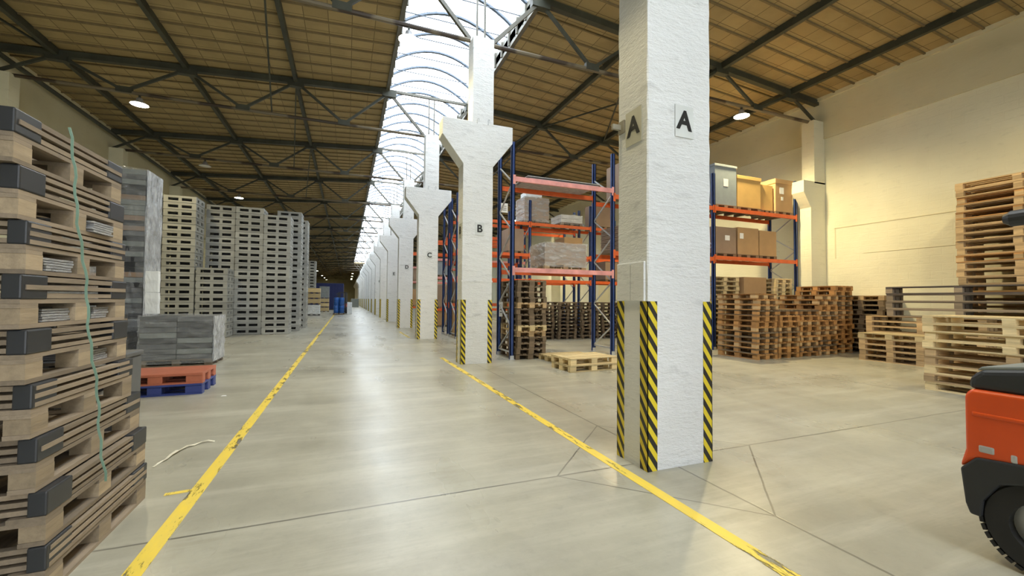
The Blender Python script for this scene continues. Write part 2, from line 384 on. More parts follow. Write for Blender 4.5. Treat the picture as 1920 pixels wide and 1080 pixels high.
for yy in ys:
    m = MB()
    for a in range(NA):
        (xa, za), (xb, zb) = arc(a / NA), arc((a + 1) / NA); m.bar((xa, yy, za), (xb, yy, zb), 0.09, 0.06)
    if nb < 95: wb(m, 'glazing_bar', 'bow')
    m = MB().tube((CX - HW, yy + 0.5, 9.80), (CX + HW, yy + 0.5, 9.80), 0.016, 6)
    if nb < 60: wb(m, 'tie_rod', 'bow')
    nb += 1

# right wall pilasters with brackets, left wall pilasters, eaves pipe
def pilaster(nm, side, yf):
    xw = XR if side > 0 else XL; s = -side; m = MB()
    def bx(a, b, z0, z1, y0=yf, y1=yf + 0.42): m.box(min(xw + s * a, xw + s * b), max(xw + s * a, xw + s * b), y0, y1, z0, z1)
    bx(-0.05, 0.55, 5.6, 7.8); bx(-0.05, 0.75, 0, 4.75)
    m.prism([(xw - s * 0.05, 4.75), (xw + s * 0.75, 4.75), (xw + s * 1.1, 5.25), (xw + s * 1.1, 5.65), (xw - s * 0.05, 5.65)], 'y', yf, yf + 0.42)
    return struct(nm, m, 'wall')
for k in range(0, 14):
    pilaster('trim_%d' % (10 + k), 1, Y0 + P * k + (0.0 if k else 0))
for k in range(1, 14): pilaster('trim_%d' % (40 + k), -1, Y0 + P * k)
struct('trim_3', MB().tube((XL + 0.35, YB, 8.25), (XL + 0.35, 120, 8.25), 0.07, 8), 'steel_dark')
struct('trim_4', MB().box(XR - 0.14, XR, YB, 120, 8.55, 8.68), 'wall_up')
# outline of a filled-in opening and scars on the right wall
m = MB(); m.box(XR - 0.012, XR + 0.01, 4.7, 9.25, 4.02, 4.045).box(XR - 0.012, XR + 0.01, 9.22, 9.25, 3.0, 4.03)
m.box(XR - 0.01, XR + 0.01, 5.8, 8.4, 3.10, 3.115)
struct('trim_5', m, 'wall_up')

# ------------------------------------------------------------------ roof trusses
def truss(k):
    yc = Y0 + P * k + 0.21
    t_ = empty('roof_truss', (CX, yc, 7.8))
    tag(t_, None, 'roof truss', 'steel roof trusses')
    tag(t_, 'green steel lattice roof truss above %s' % (('the column lettered ' + 'ABCDEFGH'[k]) if k < 8 else 'the %s column of the row' % ordn(k + 1)))
    far = k > 7
    def b(m, name, mat):
        m.v = [(x - CX, y - yc, z - 7.8) for x, y, z in m.v]; return m.build(name, mat, t_)
    zt = lambda x: zroof(x) - 0.13
    m = MB()
    for s in (-1, 1): m.bar((CX + s * 0, yc, 9.33), (CX + s * HW, yc, 9.33), 0.09, 0.09)
    b(m, 'skylight_chord', 'sky_steel')
    for s in (-1, 1):
        e = XR if s > 0 else XL; m = MB().bar((CX + s * HW, yc, zt(CX + s * HW)), (e, yc, zt(e)), 0.16, 0.18); b(m, 'top_chord', 'steel_dark')
        m = MB().tube((CX + s * 0.27, yc, 7.80), (e - s * 0.0, yc, 7.80), 0.055, 8); b(m, 'bottom_chord', 'chord')
    tops = [1.6, 4.73, 7.86, 11.0]; bots = [0.28, 3.16, 6.3, 9.43, 12.35]
    for s in (-1, 1):
        for i, tx in enumerate(tops):
            for bx in (bots[i], bots[i + 1]):
                xa, xb = CX + s * tx, CX + s * bx
                m = MB().bar((xa, yc, zt(xa) - 0.03), (xb, yc, 7.83), 0.075 if i or bx == 3.16 else 0.09); b(m, 'diagonal', 'steel_dark' if i or bx == 3.16 else 'sky_steel')
            if not far: b(MB().cb(CX + s * tx, yc, zt(CX + s * tx) - 0.08, 0.50, 0.18, 0.26), 'gusset_plate', 'steel_dark')
        if not far:
            for bx in bots[1:4]: b(MB().cb(CX + s * bx, yc, 7.86, 0.40, 0.12, 0.18), 'gusset_plate', 'steel_dark')
    for dx in (-0.10, 0.10): b(MB().bar((CX + dx, yc, 7.8), (CX + dx, yc, 9.30), 0.045), 'hanger', 'sky_steel')
NTR = 23
for k in range(NTR): truss(k)
# purlins along the hall
PN = {1.6: 'edge of the roof light', 4.73: 'first line out from the roof light', 7.86: 'second line out from the roof light', 11.0: 'line next to the side wall'}
for s in (-1, 1):
    for tx in (4.73, 7.86, 11.0):
        x = CX + s * tx; z = zroof(x) - 0.10
        o = MB().box(-0.06, 0.06, YB, YE, -0.11, 0.09).build('roof_purlin', 'steel_dark'); o.location = (x, 0, z)
        tag(o, 'long dark steel purlin over the %s side, %s' % ('left' if s < 0 else 'right', PN[tx]), 'roof beam', 'purlins under the ceiling')
# sway braces
def brace(p, q, lab, w=0.05):
    c = (Vector(p) + Vector(q)) / 2; m = MB().bar(Vector(p) - c, Vector(q) - c, w); o = m.build('roof_brace', 'steel_dark'); o.location = c
    tag(o, lab, 'roof brace', 'diagonal braces between the trusses')
yB, yC, yD = Y0 + P + .21, Y0 + 2 * P + .21, Y0 + 3 * P + .21
brace((7.68, yC, 8.95), (10.81, yB, 8.75), 'diagonal steel brace crossing the right roof bay between columns B and C, rising left')
brace((10.81, yC, 8.75), (7.68, yB, 8.95), 'diagonal steel brace crossing the right roof bay between columns B and C, rising right')
brace((7.68, yC, 8.95), (7.0, yD, 7.9), 'slanting steel brace going down behind the truss of column C')
for i, (ya, yb_, w_) in enumerate(((yB - P, yB, 'A and B'), (yB, yC, 'B and C'), (yC, yD, 'C and D'), (yD, yD + P, 'D and E'))):
    brace((-1.78, ya, 8.98), (-2.5, yb_, 7.86), 'long thin sway brace over the left side between trusses ' + w_, 0.045)
brace((-8.05, yC, 8.6), (-9.3, yB, 8.45), 'short steel strut at the left wall beside the truss of column C')

# ------------------------------------------------------------------ high bay lamps
def lamp_proto(lit):
    r_ = empty('high_bay_lamp'); tag(r_, None, 'ceiling lamp')
    MB().lathe([(0.03, 0.22), (0.07, 0.20), (0.09, 0.12), (0.20, 0.03), (0.24, 0.0), (0.235, 0.0), (0.19, 0.025), (0.0, 0.06)]).build('lamp_shade', 'galv', r_, smooth=True)
    MB().lathe([(0.0, -0.015), (0.12, -0.01), (0.225, 0.005), (0.20, 0.02), (0.0, 0.03)]).build('lamp_glass', 'bulb' if lit else 'bulb_off', r_, smooth=True)
    MB().cb(0, 0, 0.24, 0.05, 0.05, 0.10).build('bracket', 'steel_dark', r_)
    adopt(r_); return r_
lit, off = lamp_proto(True), lamp_proto(False)
def lamp(x, k, on, lab, power=350):
    y = Y0 + P * k + 0.21; o = instance(lit if on else off, (x, y + 0.0, 7.46)); tag(o, lab, 'ceiling lamp', 'round high bay lamps under the trusses')
    if on:
        l = D.lights.new('lamp_light', 'SPOT'); l.energy = power; l.color = (1.0, 0.82, 0.44); l.shadow_soft_size = 0.15; l.spot_size = math.radians(164); l.spot_blend = 0.9
        lo = D.objects.new('lamp_light', l); lo.location = (0, 0, -0.2); C.objects.link(lo); lo.parent = o
for k, on in ((2, 1), (3, 0), (4, 1), (5, 0), (6, 0), (7, 0), (9, 0), (10, 1), (11, 1), (13, 1), (15, 1), (18, 1), (20, 1), (22, 1)):
    lamp(-6.1, k, on, '%s round lamp under the left roof, hanging from the truss of %s' % ('glowing' if on else 'unlit', ('column ' + 'ABCDEFGH'[k]) if k < 8 else 'the %s column' % ordn(k + 1)))
for k, on in ((0, 1), (1, 1), (16, 1), (18, 1), (20, 1), (21, 1)):
    lamp(1.22, k, on, 'glowing round lamp beside the roof light, on the truss of %s' % (('column ' + 'AB'[k]) if k < 2 else 'the %s column' % ordn(k + 1)), 300)
for k, on in ((0, 1), (1, 1), (2, 1), (4, 1)):
    lamp(11.7, k, on, 'glowing round lamp over the pallet area and racks, on the truss of column %s' % 'ABCDE'[k], (450, 1500, 1000, 1000, 1000)[k])

# ------------------------------------------------------------------ columns
def text_mesh(ch, size, depth=0.002, off=0.0075):
    cu = D.curves.new('t', 'FONT'); cu.body = ch; cu.size = size; cu.extrude = depth; cu.offset = off; cu.align_x = 'CENTER'; cu.align_y = 'CENTER'
    o = D.objects.new('t', cu); C.objects.link(o); dg = bpy.context.evaluated_depsgraph_get(); dg.update()
    me = D.meshes.new_from_object(o.evaluated_get(dg)); D.objects.remove(o); me.materials.clear(); me.materials.append(MT['ink']); return me
def rough_box(x0, x1, y0, y1, z0, z1, amp=0.006, step=0.12, seed=0):
    """Box with uneven, chipped edges."""
    rnd = random.Random(seed); m = MB(); nz = max(2, int((z1 - z0) / step)); rings = []
    for j in range(nz + 1):
        z = z0 + (z1 - z0) * j / nz; ring = []
        for (cx_, cy_, sx_, sy_) in ((x0, y0, 1, 1), (x1, y0, -1, 1), (x1, y1, -1, -1), (x0, y1, 1, -1)):
            a = rnd.uniform(0.003, 0.003 + amp * 2.2)
            p1 = (cx_, cy_ + sy_ * a, z); p2 = (cx_ + sx_ * a, cy_, z)
            ring += [p1, p2] if (sx_ * sy_) > 0 else [p2, p1]
        i = len(m.v); m.v += ring; rings.append(i)
    for j in range(nz):
        a, b = rings[j], rings[j + 1]
        for k in range(8): m.f.append((a + k, a + (k + 1) % 8, b + (k + 1) % 8, b + k))
    m.f.append(tuple(reversed(range(8)))); m.f.append(tuple(rings[-1] + k for k in range(8))); return m
def column(k):
    yf = Y0 + P * k; x0 = 2.49; W = 0.74; Dp = 0.44
    r_ = empty('concrete_column', (x0 + W / 2, yf + Dp / 2, 0)); L = 'ABCDEFGH'
    nm = 'white painted concrete column lettered %s' % L[k] if k < 8 else 'white concrete column, %s in the row from the camera' % ordn(k + 1)
    if k == 0: nm = 'nearest white concrete column, lettered A on two faces, with striped corner guards'
    if k == 1: nm = 'white concrete column lettered B beside the tall blue rack, with T-shaped bracket'
    tag(r_, nm, 'column', 'row of concrete columns along the aisle')
    ox, oy = x0 + W / 2, yf + Dp / 2
    def b(m, name, mat, **kw):
        m.v = [(x - ox, y - oy, z) for x, y, z in m.v]; return m.build(name, mat, r_, **kw)
    m = rough_box(x0, x0 + W, yf, yf + Dp, 0, 4.78, seed=k)
    b(m, 'shaft', 'col')
    m = MB().prism([(x0 - .0, 4.70), (x0 + W, 4.70), (x0 + W + 0.50, 5.34), (x0 + W + 0.50, 5.74), (x0 - 0.50, 5.74), (x0 - 0.50, 5.34)], 'y', yf - 0.003, yf + Dp)
    b(m, 'bracket', 'col', bevel=0.012)
    b(rough_box(x0 + 0.21, x0 + W, yf, yf + Dp - 0.02, 5.7, 7.82, seed=k + 50), 'upper_shaft', 'col')
    if k < 9:
        gs = (('L', x0, yf, 1, 1), ('L', x0 + W, yf, -1, 1), ('L', x0, yf + Dp, 1, -1), ('L', x0 + W, yf + Dp, -1, -1))
    else: gs = (('L', x0, yf, 1, 1),)
    for (_, gx, gy, sx, sy) in gs:
        wg = 0.10; m = MB(); e = 0.006
        xs = sorted((gx - sx * e, gx + sx * wg)); ysr = sorted((gy - sy * e, gy)); m.box(xs[0], xs[1], ysr[0], ysr[1], 0, 1.5)
        xs = sorted((gx - sx * e, gx)); ysr = sorted((gy - sy * e, gy + sy * wg)); m.box(xs[0], xs[1], ysr[0], ysr[1], 0, 1.5)
        b(m, 'corner_guard', 'hazard')
    if k < 8:
        zc = 3.18
        if k != 5:
            m = MB().cb(x0 + 0.415, yf - 0.006, zc, 0.215, 0.006, 0.30)
            p = b(m, 'letter_plate', 'plate')
            o = D.objects.new('letter', text_mesh(L[k], 0.245)); C.objects.link(o); o.parent = r_
            o.location = (x0 + 0.415 - ox, yf - 0.012 - oy, zc); o.rotation_euler = (math.radians(90), math.radians(4 if k == 0 else 0), 0)
        if k < 2 or k == 5:
            yy = yf + 0.19
            m = MB().cb(x0 - 0.006, yy, 3.14, 0.006, 0.235, 0.33)
            b(m, 'letter_plate', 'plate_c')
            o = D.objects.new('letter', text_mesh(L[k], 0.25)); C.objects.link(o); o.parent = r_
            o.location = (x0 - 0.012 - ox, yy - oy, 3.14); o.rotation_euler = (math.radians(90), 0, math.radians(-90))
    if k == 0:
        m = MB().cb(x0 - 0.05, yf + 0.385, 3.20, 0.12, 0.03, 0.05).cb(x0 - 0.008, yf + 0.37, 3.20, 0.02, 0.09, 0.12); b(m, 'wall_hook', 'cream')
        m = MB().box(x0 - 0.02, x0 + 0.01, yf + 0.03, yf + 0.22, 1.50, 1.86).box(x0 - 0.02, x0 + 0.01, yf + 0.225, yf + 0.43, 1.50, 1.86); b(m, 'plaster_collar', 'col', bevel=0.006)
    if k == 1:
        m = MB().box(x0 - 0.012, x0 + W + 0.01, yf - 0.008, yf + 0.01, 1.92, 1.955); b(m, 'ledge', 'col')
    if 0 < k < 4:
        for dx in (0.33, 0.60):
            m = MB(); pts = [(0, 5.74), (0.0, 5.84), (0.02, 5.88), (0.045, 5.86), (0.05, 5.74)]
            for (a, z1), (c_, z2) in zip(pts, pts[1:]): m.tube((x0 + dx + a, yf - 0.02 + a * .6, z1 - .04), (x0 + dx + c_, yf - 0.02 + c_ * .6, z2 - .04), 0.01, 6)
            b(m, 'lifting_loop', 'galv')
for k in range(NTR): column(k)

# ------------------------------------------------------------------ floor paint
def line(x, ya, yb, lab, wd=0.10):
    o = MB().box(-wd / 2, wd / 2, 0, yb - ya, 0, 0.003).build('painted_floor_line', 'yline'); o.location = (x, ya, 0.0); tag(o, lab, 'floor line', 'yellow lane lines')
line(-1.05, -3, 45, 'long yellow painted lane line along the left of the aisle')
line(2.30, -3, 10.8, 'yellow painted lane line passing left of column A towards column B')
line(2.30, 16.8, 20.0, 'short faded yellow line segment left of column C')
o = MB().cb(0, 0, 0, 0.16, 0.045, 0.003).build('tape_scrap', 'yline'); o.location = (-1.18, 3.98, 0.002); o.rotation_euler = (0, 0, .1)
tag(o, 'short yellow tape stub branching off the left lane line', 'tape')

# ------------------------------------------------------------------ pallets
def pallet(name, L, W, mat, blk=None, H=0.144, nb=(0, .5, 1), seed=0, gaps=5, bb=0.10, per=True):
    """L along x (stringer direction is y); deck boards run along x."""
    rnd = random.Random(seed); blk = blk or mat; r_ = empty(name); tag(r_, None, 'pallet')
    th = 0.022 * H / 0.144; d = MB()
    n = gaps; ws = [0.145 if i % 2 == 0 else 0.10 for i in range(n)]; free = (W - sum(ws)) / (n - 1); y = -W / 2
    for w_ in ws:
        j = rnd.uniform(-.006, .006); d.box(-L / 2 + rnd.uniform(-.004, .006), L / 2 + rnd.uniform(-.006, .004), y, y + w_, H - th, H); y += w_ + free
    xs = [-L / 2 + bw / 2 + t_ * (L - bw) for t_ in nb for bw in (0.145,)]
    for x in xs: d.box(x - .0725, x + .0725, -W / 2, W / 2, H - 2 * th, H - th - 0.0005)
    d.build('deck', mat, r_)
    yr = [(-W / 2 + bb / 2, bb), (0, 0.145), (W / 2 - bb / 2, bb)]
    for (yc, bw) in yr:
        for x in xs:
            MB().cb(x + rnd.uniform(-.004, .004), yc, (H - th) / 2, 0.145, bw, H - 3 * th - .001).build('block', blk, r_)
        MB().box(-L / 2, L / 2, yc - bw / 2, yc + bw / 2, 0, th).build('bottom_board', mat, r_)
    adopt(r_); return r_
def simple_pallet(name, L, W, mat, seed=0, H=0.144):
    rnd = random.Random(seed); m = MB(); th = .022
    for i in range(5): y = -W / 2 + i * (W - .12) / 4; m.box(-L / 2, L / 2 + rnd.uniform(-.01, .01), y, y + .12, H - th, H)
    for yc in (-W / 2 + .05, 0, W / 2 - .05):
        m.box(-L / 2, L / 2, yc - .05, yc + .05, 0, th)
        for x in (-L / 2 + .07, 0, L / 2 - .07): m.cb(x, yc, H / 2, .14, .10, H - 2 * th - .02)
    for x in (-L / 2 + .07, 0, L / 2 - .07): m.box(x - .07, x + .07, -W / 2, W / 2, H - 2 * th, H - th)
    o = m.build(name, mat); tag(o, None, 'pallet'); kids[o.name] = []; return o
def stack(protos, x, y, rz, n, desc, group, z0=0, H=0.144, jit=0.02, rj=0.02, col=None, seed=1, cat='pallet', noun='wooden pallet', lean=(0, 0)):
    rnd = random.Random(seed); out = []
    for i in range(n):
        p = protos[rnd.randrange(len(protos))] if not callable(protos) else protos(i)
        o = instance(p, (x + rnd.uniform(-jit, jit) + lean[0] * i, y + rnd.uniform(-jit, jit) + lean[1] * i, z0 + H * i), rz + rnd.uniform(-rj, rj) + (math.pi if rnd.random() < .5 and not callable(protos) else 0))
        tag(o, '%s %s, %s' % (noun, place_word(i, n) if n > 1 else '', desc), cat, group); out.append(o)
    return out
R90 = math.pi / 2
old = [pallet('wooden_pallet', 1.2, 0.8, 'wood_old', seed=i) for i in range(2)]
oldS = simple_pallet('wooden_pallet', 1.2, 0.8, 'wood_old')
warm = [pallet('wooden_pallet', 1.2, 0.8, m, b, seed=i + 4) for i, (m, b) in enumerate((('wood_warm', 'wood_mid'), ('wood_warm', 'wood_warm'), ('wood_old', 'wood_warm')))]
new = [pallet('wooden_pallet', 1.2, 0.8, 'wood_new', seed=9)]
mid = [pallet('wooden_pallet', 1.2, 0.8, 'wood_mid', seed=10)]

# under the rack by column B: fourteen pallets, one pale
pale = lambda i: new[0] if i in (5,) else (mid[0] if i in (4, 9) else old[i % 2])
stack(pale, 4.40, 10.42, R90, 14, 'of the dark stack under the rack beside column B', 'pallets stacked beside column B', jit=0.025, rj=0.03, seed=3)
# low stacks behind
gi = 0
for (x, n, s_, lab) in ((7.05, 9, 1, 'leftmost back stack seen through the rack'), (8.05, 10, 2, 'middle back stack seen through the rack'), (9.05, 10, 3, 'right back stack seen through the rack'), (10.05, 10, 5, 'back stack seen behind the blue rack leg')):
    stack([oldS], x, 15.1, R90, n, 'of the ' + lab, 'pallets in the back stacks', seed=s_, jit=.03)
# loose pale pallets on the floor in front of the rack
for i in range(2):
    o = instance(new[0], (4.93, 8.14 + .02 * i, 0.144 * i), 0.04 + (0.03 if i else 0)); tag(o, '%s of two pale new wooden pallets lying before the rack' % ('upper' if i else 'lower'), 'pallet', 'pale pallets on the floor')
o = instance(new[0], (5.22, 9.45, 0), 0.02); tag(o, 'single pale wooden pallet lying behind the pair of pale pallets', 'pallet', 'pale pallets on the floor')
# group in front of the right hand rack
G = 'brown pallets stacked before the right rack'
stack(warm, 10.28, 8.45, R90 + .03, 12, 'of the brown stack nearest column A, right side', G, seed=11, jit=.02)
stack(warm, 11.20, 8.50, R90, 9, 'of the second brown stack before the right rack', G, seed=12, jit=.03)
stack(warm, 12.08, 8.52, R90 + .02, 9, 'of the third brown stack before the right rack', G, seed=13, jit=.04)
stack(warm, 12.98, 8.60, R90, 12, 'of the fourth brown stack before the right rack', G, seed=14, jit=.03)
stack(warm, 14.0, 8.75, R90 - .03, 14, 'of the rightmost tall brown stack by the wall bracket', G, seed=15, jit=.04)
# pale stacks and a carton inside the lowest bay of the right rack
stack(new, 11.30, 10.45, 0.0, 16, 'of the left pale stack in the rack', 'pale pallets in the lowest rack bay', seed=21, jit=.03)
stack(new, 13.75, 10.45, R90, 16, 'of the right pale stack in the rack', 'pale pallets in the lowest rack bay', seed=22, jit=.02)
# long pallets on the far right
lgA = pallet('long_wooden_pallet', 2.0, 1.0, 'wood_new', seed=30, nb=(0, .475, 1)); lgB = pallet('long_wooden_pallet', 2.0, 1.0, 'wood_mid', seed=31, nb=(0, .475, 1))
lgD = pallet('long_wooden_pallet', 2.0, 1.0, 'wood_blk', 'wood_grey', seed=32, nb=(0, .5, 1)); lgG = pallet('long_wooden_pallet', 2.0, 1.0, 'wood_grey', seed=33, nb=(0, .5, 1)); lgM = pallet('long_wooden_pallet', 1.95, 1.0, 'wood_mid', 'wood_mid', seed=34, nb=(0, .475, 1))
stack(lambda i: (lgA, lgB)[i in (1, 3, 4)], 9.98, 3.27, R90, 9, 'of the pale stack beside the orange forklift', 'pale long pallets by the forklift', seed=41, jit=.02, rj=.008, noun='long pallet')
hiB = pallet('long_wooden_pallet', 2.4, 0.48, 'wood_mid', seed=37, nb=(0, .5, 1)); hiD = pallet('long_wooden_pallet', 2.9, 0.48, 'wood_blk', 'wood_grey', H=.197, seed=38, nb=(0, .5, 1)); hiG = pallet('long_wooden_pallet', 2.9, 0.48, 'wood_grey', H=.197, seed=39, nb=(0, .5, 1))
hiT = pallet('long_wooden_pallet', 2.1, 0.95, 'wood_mid', H=.18, seed=40, nb=(0, .5, 1)); hiU = pallet('long_wooden_pallet', 2.1, 0.95, 'wood_warm', 'wood_mid', H=.18, seed=47, nb=(0, .5, 1))
stack([hiB], 13.6 + .25, 6.2, R90, 8, 'of the wide stack carrying the dark pallets', 'long pallets under the dark ones', seed=42, jit=.03, rj=.006, noun='long pallet')
stack(lambda i: hiD if i == 3 else hiG, 13.58 + .25, 5.46, R90, 4, 'of four dark wide pallets on the wall stack', 'dark long pallets', z0=1.152, H=.197, seed=42, jit=.015, rj=.004, noun='long pallet')
stack([hiT, hiT, hiU], 14.64, 4.65, R90, 25, 'of the tallest stack at the right edge', 'long pallets of the tallest stack', H=.18, seed=43, jit=.02, rj=.006, noun='brown long pallet')
sm = pallet('wooden_pallet', 1.35, 0.8, 'wood_mid', seed=35); sm2 = pallet('wooden_pallet', 1.35, 0.8, 'wood_new', seed=36)
stack(lambda i: sm2 if i == 4 else sm, 13.14, 6.42, R90, 5, 'of the low stack before the wall', 'pallets of the low stack by the wall', seed=44, jit=.015, rj=.008)
stack([mid[0], old[0]], 14.95, 8.04, R90, 12, 'of the stack by the wall behind the low one', 'pallets stacked by the wall', seed=45, jit=.03, rj=.02)

# left foreground stack: pallets with folded collars held by black plastic corners
cp = pallet('wooden_pallet', 1.15, 0.8, 'wood_grey', 'chip', seed=50)
def collar(seed):
    rnd = random.Random(seed); r_ = empty('folded_pallet_collar'); tag(r_, None, 'pallet collar')
    for j in range(3):
        z = 0.006 + j * 0.041
        for s in (-1, 1):
            y = s * 0.375; w_ = .022
            MB().box(-0.565 + rnd.uniform(0, .06), 0.565 - rnd.uniform(0, .06), y - .02 - rnd.uniform(0, .015), y + .018, z, z + 0.020 + rnd.uniform(0, .008)).build('side_board', 'wood_grey', r_)
        for s in (-1, 1):
            x = s * 0.53; MB().box(x - .02, x + .02, -.37, .37, z, z + .024).build('end_board', 'wood_grey', r_)
    for sx in (-1, 1):
        for sy in (-1, 1):
            m = MB(); x0, x1 = sorted((sx * .58, sx * .36)); y0, y1 = sorted((sy * .405, sy * .33)); m.box(x0, x1, y0, y1, 0.0, 0.120)
            m.build('corner_cap', 'black' if (sx, sy) != (1, 1) else 'dgrey', r_, bevel=.008)
    adopt(r_); return r_
cols_ = [collar(1), collar(2), collar(3)]
LX, LY = -1.40 - 0.4, 3.37; UH = 0.268
rnd = random.Random(5)
for i in range(9):
    jx, jy, ra = 0.03 - .016 * i + rnd.uniform(-.012, .012), (.0 if i < 3 else -.11) + rnd.uniform(-.025, .025), rnd.uniform(-.015, .015)
    o = instance(cp, (LX + jx, LY + jy, UH * i), R90 + ra); o.scale = (1 if i < 3 else .87, 1, 1); tag(o, 'weathered pallet, %s, in the collar stack at the left edge' % place_word(i, 9), 'pallet', 'pallets of the nearest left stack')
    o = instance(cols_[i % 3], (LX + jx, LY + jy, UH * i + 0.144), R90 + ra); o.scale = (1 if i < 3 else .87, 1, 1); tag(o, 'folded wooden collar with black corners, %s, nearest left stack' % place_word(i, 9), 'pallet collar', 'folded collars of the nearest left stack')
# green strap down the side of the stack
m = MB(); pts = []
for i in range(40):
    z = 2.44 - 2.06 * i / 39; pts.append((LX + 0.315 + .115 * i / 39 + 0.03 + 0.006 * math.sin(i * 1.7), 3.06 + 0.24 * (i / 39) + .012 * math.sin(i * .5), z))
for a, b_ in zip(pts, pts[1:]): m.bar(a, b_, 0.012, 0.004)
m.v = [(x - LX, y - 3.5, z) for x, y, z in m.v]; o = m.build('packing_strap', 'strap'); o.location = (LX, 3.5, 0); tag(o, 'thin green strap hanging down the side of the nearest left stack', 'strap')
# film bundles pushed into the fork openings
for i, (dy, lv, ln) in enumerate(((0.22, 7, .27), (-0.21, 6, .27), (-0.22, 5, .26), (0.22, 5, .2), (0.22, 4, .22))):
    m = MB()
    for j in range(5): m.box(-.30, .30, -ln / 2 + rnd.uniform(0, .03), ln / 2 - rnd.uniform(0, .03), j * .014, j * .014 + .011)
    o = m.build('film_wrapped_bundle', 'film_silver'); o.location = (LX + .03, LY + dy - .11, UH * lv + .026)
    tag(o, 'shiny film bundle inside the %s pallet, nearest left stack, %s half' % (place_word(lv, 9), 'far' if dy > 0 else 'near'), 'bundle', 'film bundles in the nearest left stack')

# second collar stack just behind, with a grey folding box carrying a paper sheet
rnd = random.Random(9)
for i in range(5):
    o = instance(cp, (-2.43, 4.74, UH * i), R90 + rnd.uniform(-.02, .02)); tag(o, 'weathered pallet, %s, in the lower collar stack behind the nearest one' % place_word(i, 5), 'pallet', 'pallets of the second left stack')
    o = instance(cols_[(i + 1) % 3], (-2.43, 4.74, UH * i + 0.144), R90 + rnd.uniform(-.02, .02)); tag(o, 'folded collar with black corners, %s, second left stack' % place_word(i, 5), 'pallet collar', 'folded collars of the second left stack')
r_ = empty('grey_plastic_box', (-1.79, 4.28, 0)); tag(r_, 'grey plastic box behind the nearest left stack with a white sheet taped on', 'box')
MB().box(-.21, .20, -.14, .16, 0, 1.02).build('shell', 'dgrey', r_, bevel=.015)
MB().box(-.22, .21, -.15, .17, 1.02, 1.06).build('lid', 'dgrey', r_, bevel=.01)
m = MB().lathe([(0, 0), (.10, 0), (.10, .02), (0, .02)], n=20); m.v = [(x * .9, -.145 - z, y * .32 + .80) for x, y, z in m.v]; m.build('hand_hole', 'black', r_)
m = MB(); m.prism([(-.02, .85), (.195, .87), (.20, 1.01), (.0, 1.0)], 'y', -.148, -.145); m.prism([(.0, .74), (.10, .75), (.11, .86), (-.0, .86)], 'y', -.15, -.146); m.prism([(.12, .80), (.24, .785), (.24, .83), (.13, .85)], 'y', -.16, -.15); m.build('paper_sheet', 'paper', r_)

# ------------------------------------------------------------------ wrapped loads
def crinkle(x0, x1, y0, y1, z0, z1, amp=.012, n=14, seed=0):
    rnd = random.Random(seed); m = MB(); bm = bmesh.new(); bmesh.ops.create_cube(bm, size=1)
    bmesh.ops.subdivide_edges(bm, edges=bm.edges, cuts=n, use_grid_fill=True)
    for v in bm.verts:
        p = v.co; q = Vector((x0 + (p.x + .5) * (x1 - x0), y0 + (p.y + .5) * (y1 - y0), z0 + (p.z + .5) * (z1 - z0)))
        nn = p.normalized(); q += nn * rnd.uniform(-amp, amp) * .7 + nn * amp * math.sin(q.z * 23 + q.x * 7 + seed) * .8
        if p.z > -.5: v.co = q
        else: v.co = Vector((q.x, q.y, z0))
    i = {v: k for k, v in enumerate(bm.verts)}; m.v = [tuple(v.co) for v in bm.verts]; m.f = [tuple(i[v] for v in f.verts) for f in bm.faces]; bm.free(); return m
def load(name, x, y, z, W, Dp, layers, lh, mats, lab, cat='wrapped load', group=None, filmm='film', splitx=0, base='wood_grey', film_side=None, amp=.012, seed=0, rz=0, over=.012):
    r_ = empty(name, (x, y, z), rz); tag(r_, lab, cat, group); rnd = random.Random(seed)
    b_ = MB(); th = .02
    for i in range(5): yy = -Dp / 2 + i * (Dp - .12) / 4; b_.box(-W / 2, W / 2, yy, yy + .12, .122, .144)
    for yc in (-Dp / 2 + .05, 0, Dp / 2 - .05):
        b_.box(-W / 2, W / 2, yc - .05, yc + .05, 0, .02)
        for xc in (-W / 2 + .07, 0, W / 2 - .07): b_.cb(xc, yc, .07, .14, .10, .105)
    b_.build('pallet_base', base, r_)
    for i in range(layers):
        zz = .144 + i * lh
        if splitx:
            for k, (xa, xb) in enumerate(((-W / 2 + .01, -.008), (.008, W / 2 - .01))):
                MB().box(xa, xb, -Dp / 2 + .015, Dp / 2 - .015, zz, zz + lh - .008).build('tray', mats[rnd.randrange(len(mats))], r_, bevel=.008)
        else:
            j = rnd.uniform(0, .012); MB().box(-W / 2 + j, W / 2 - j, -Dp / 2 + j, Dp / 2 - j, zz, zz + lh - .006).build('tray', mats[rnd.randrange(len(mats))], r_, bevel=.006)
    top = .144 + layers * lh
    crinkle(-W / 2 - over, W / 2 + over, -Dp / 2 - over, Dp / 2 + over, .06, top + .02, amp, 14, seed).build('stretch_film', filmm, r_, smooth=False)
    if film_side: crinkle(W / 2 + over, W / 2 + over + .012, -Dp / 2, Dp / 2, .08, top, .012, 12, seed + 3).build('bunched_film', film_side, r_)
    return r_, top
load('wrapped_load', -3.42, 11.62, 0, 1.32, 0.9, 8, .118, ['dgrey', 'greypanel', 'black'], 'low film-wrapped pallet of dark grey trays behind the red pallet', splitx=1, film_side='film_white', seed=2)
load('wrapped_load', -4.70, 11.55, 0, 0.75, 0.9, 7, .118, ['black', 'dgrey'], 'dark film-wrapped load standing left of the low wrapped pallet', seed=3)
load('wrapped_load', -4.92, 12.80, 0, 0.92, 0.9, 36, .121, ['dgrey', 'greypanel', 'black', 'card2'], 'tallest shiny film-wrapped stack standing beside the grey crates', film_side='film_white', seed=4, amp=.02)
load('wrapped_load', -4.98, 11.45, 0, 0.10, 0.9, 1, .1, ['dgrey'], 'x', seed=5) if False else None
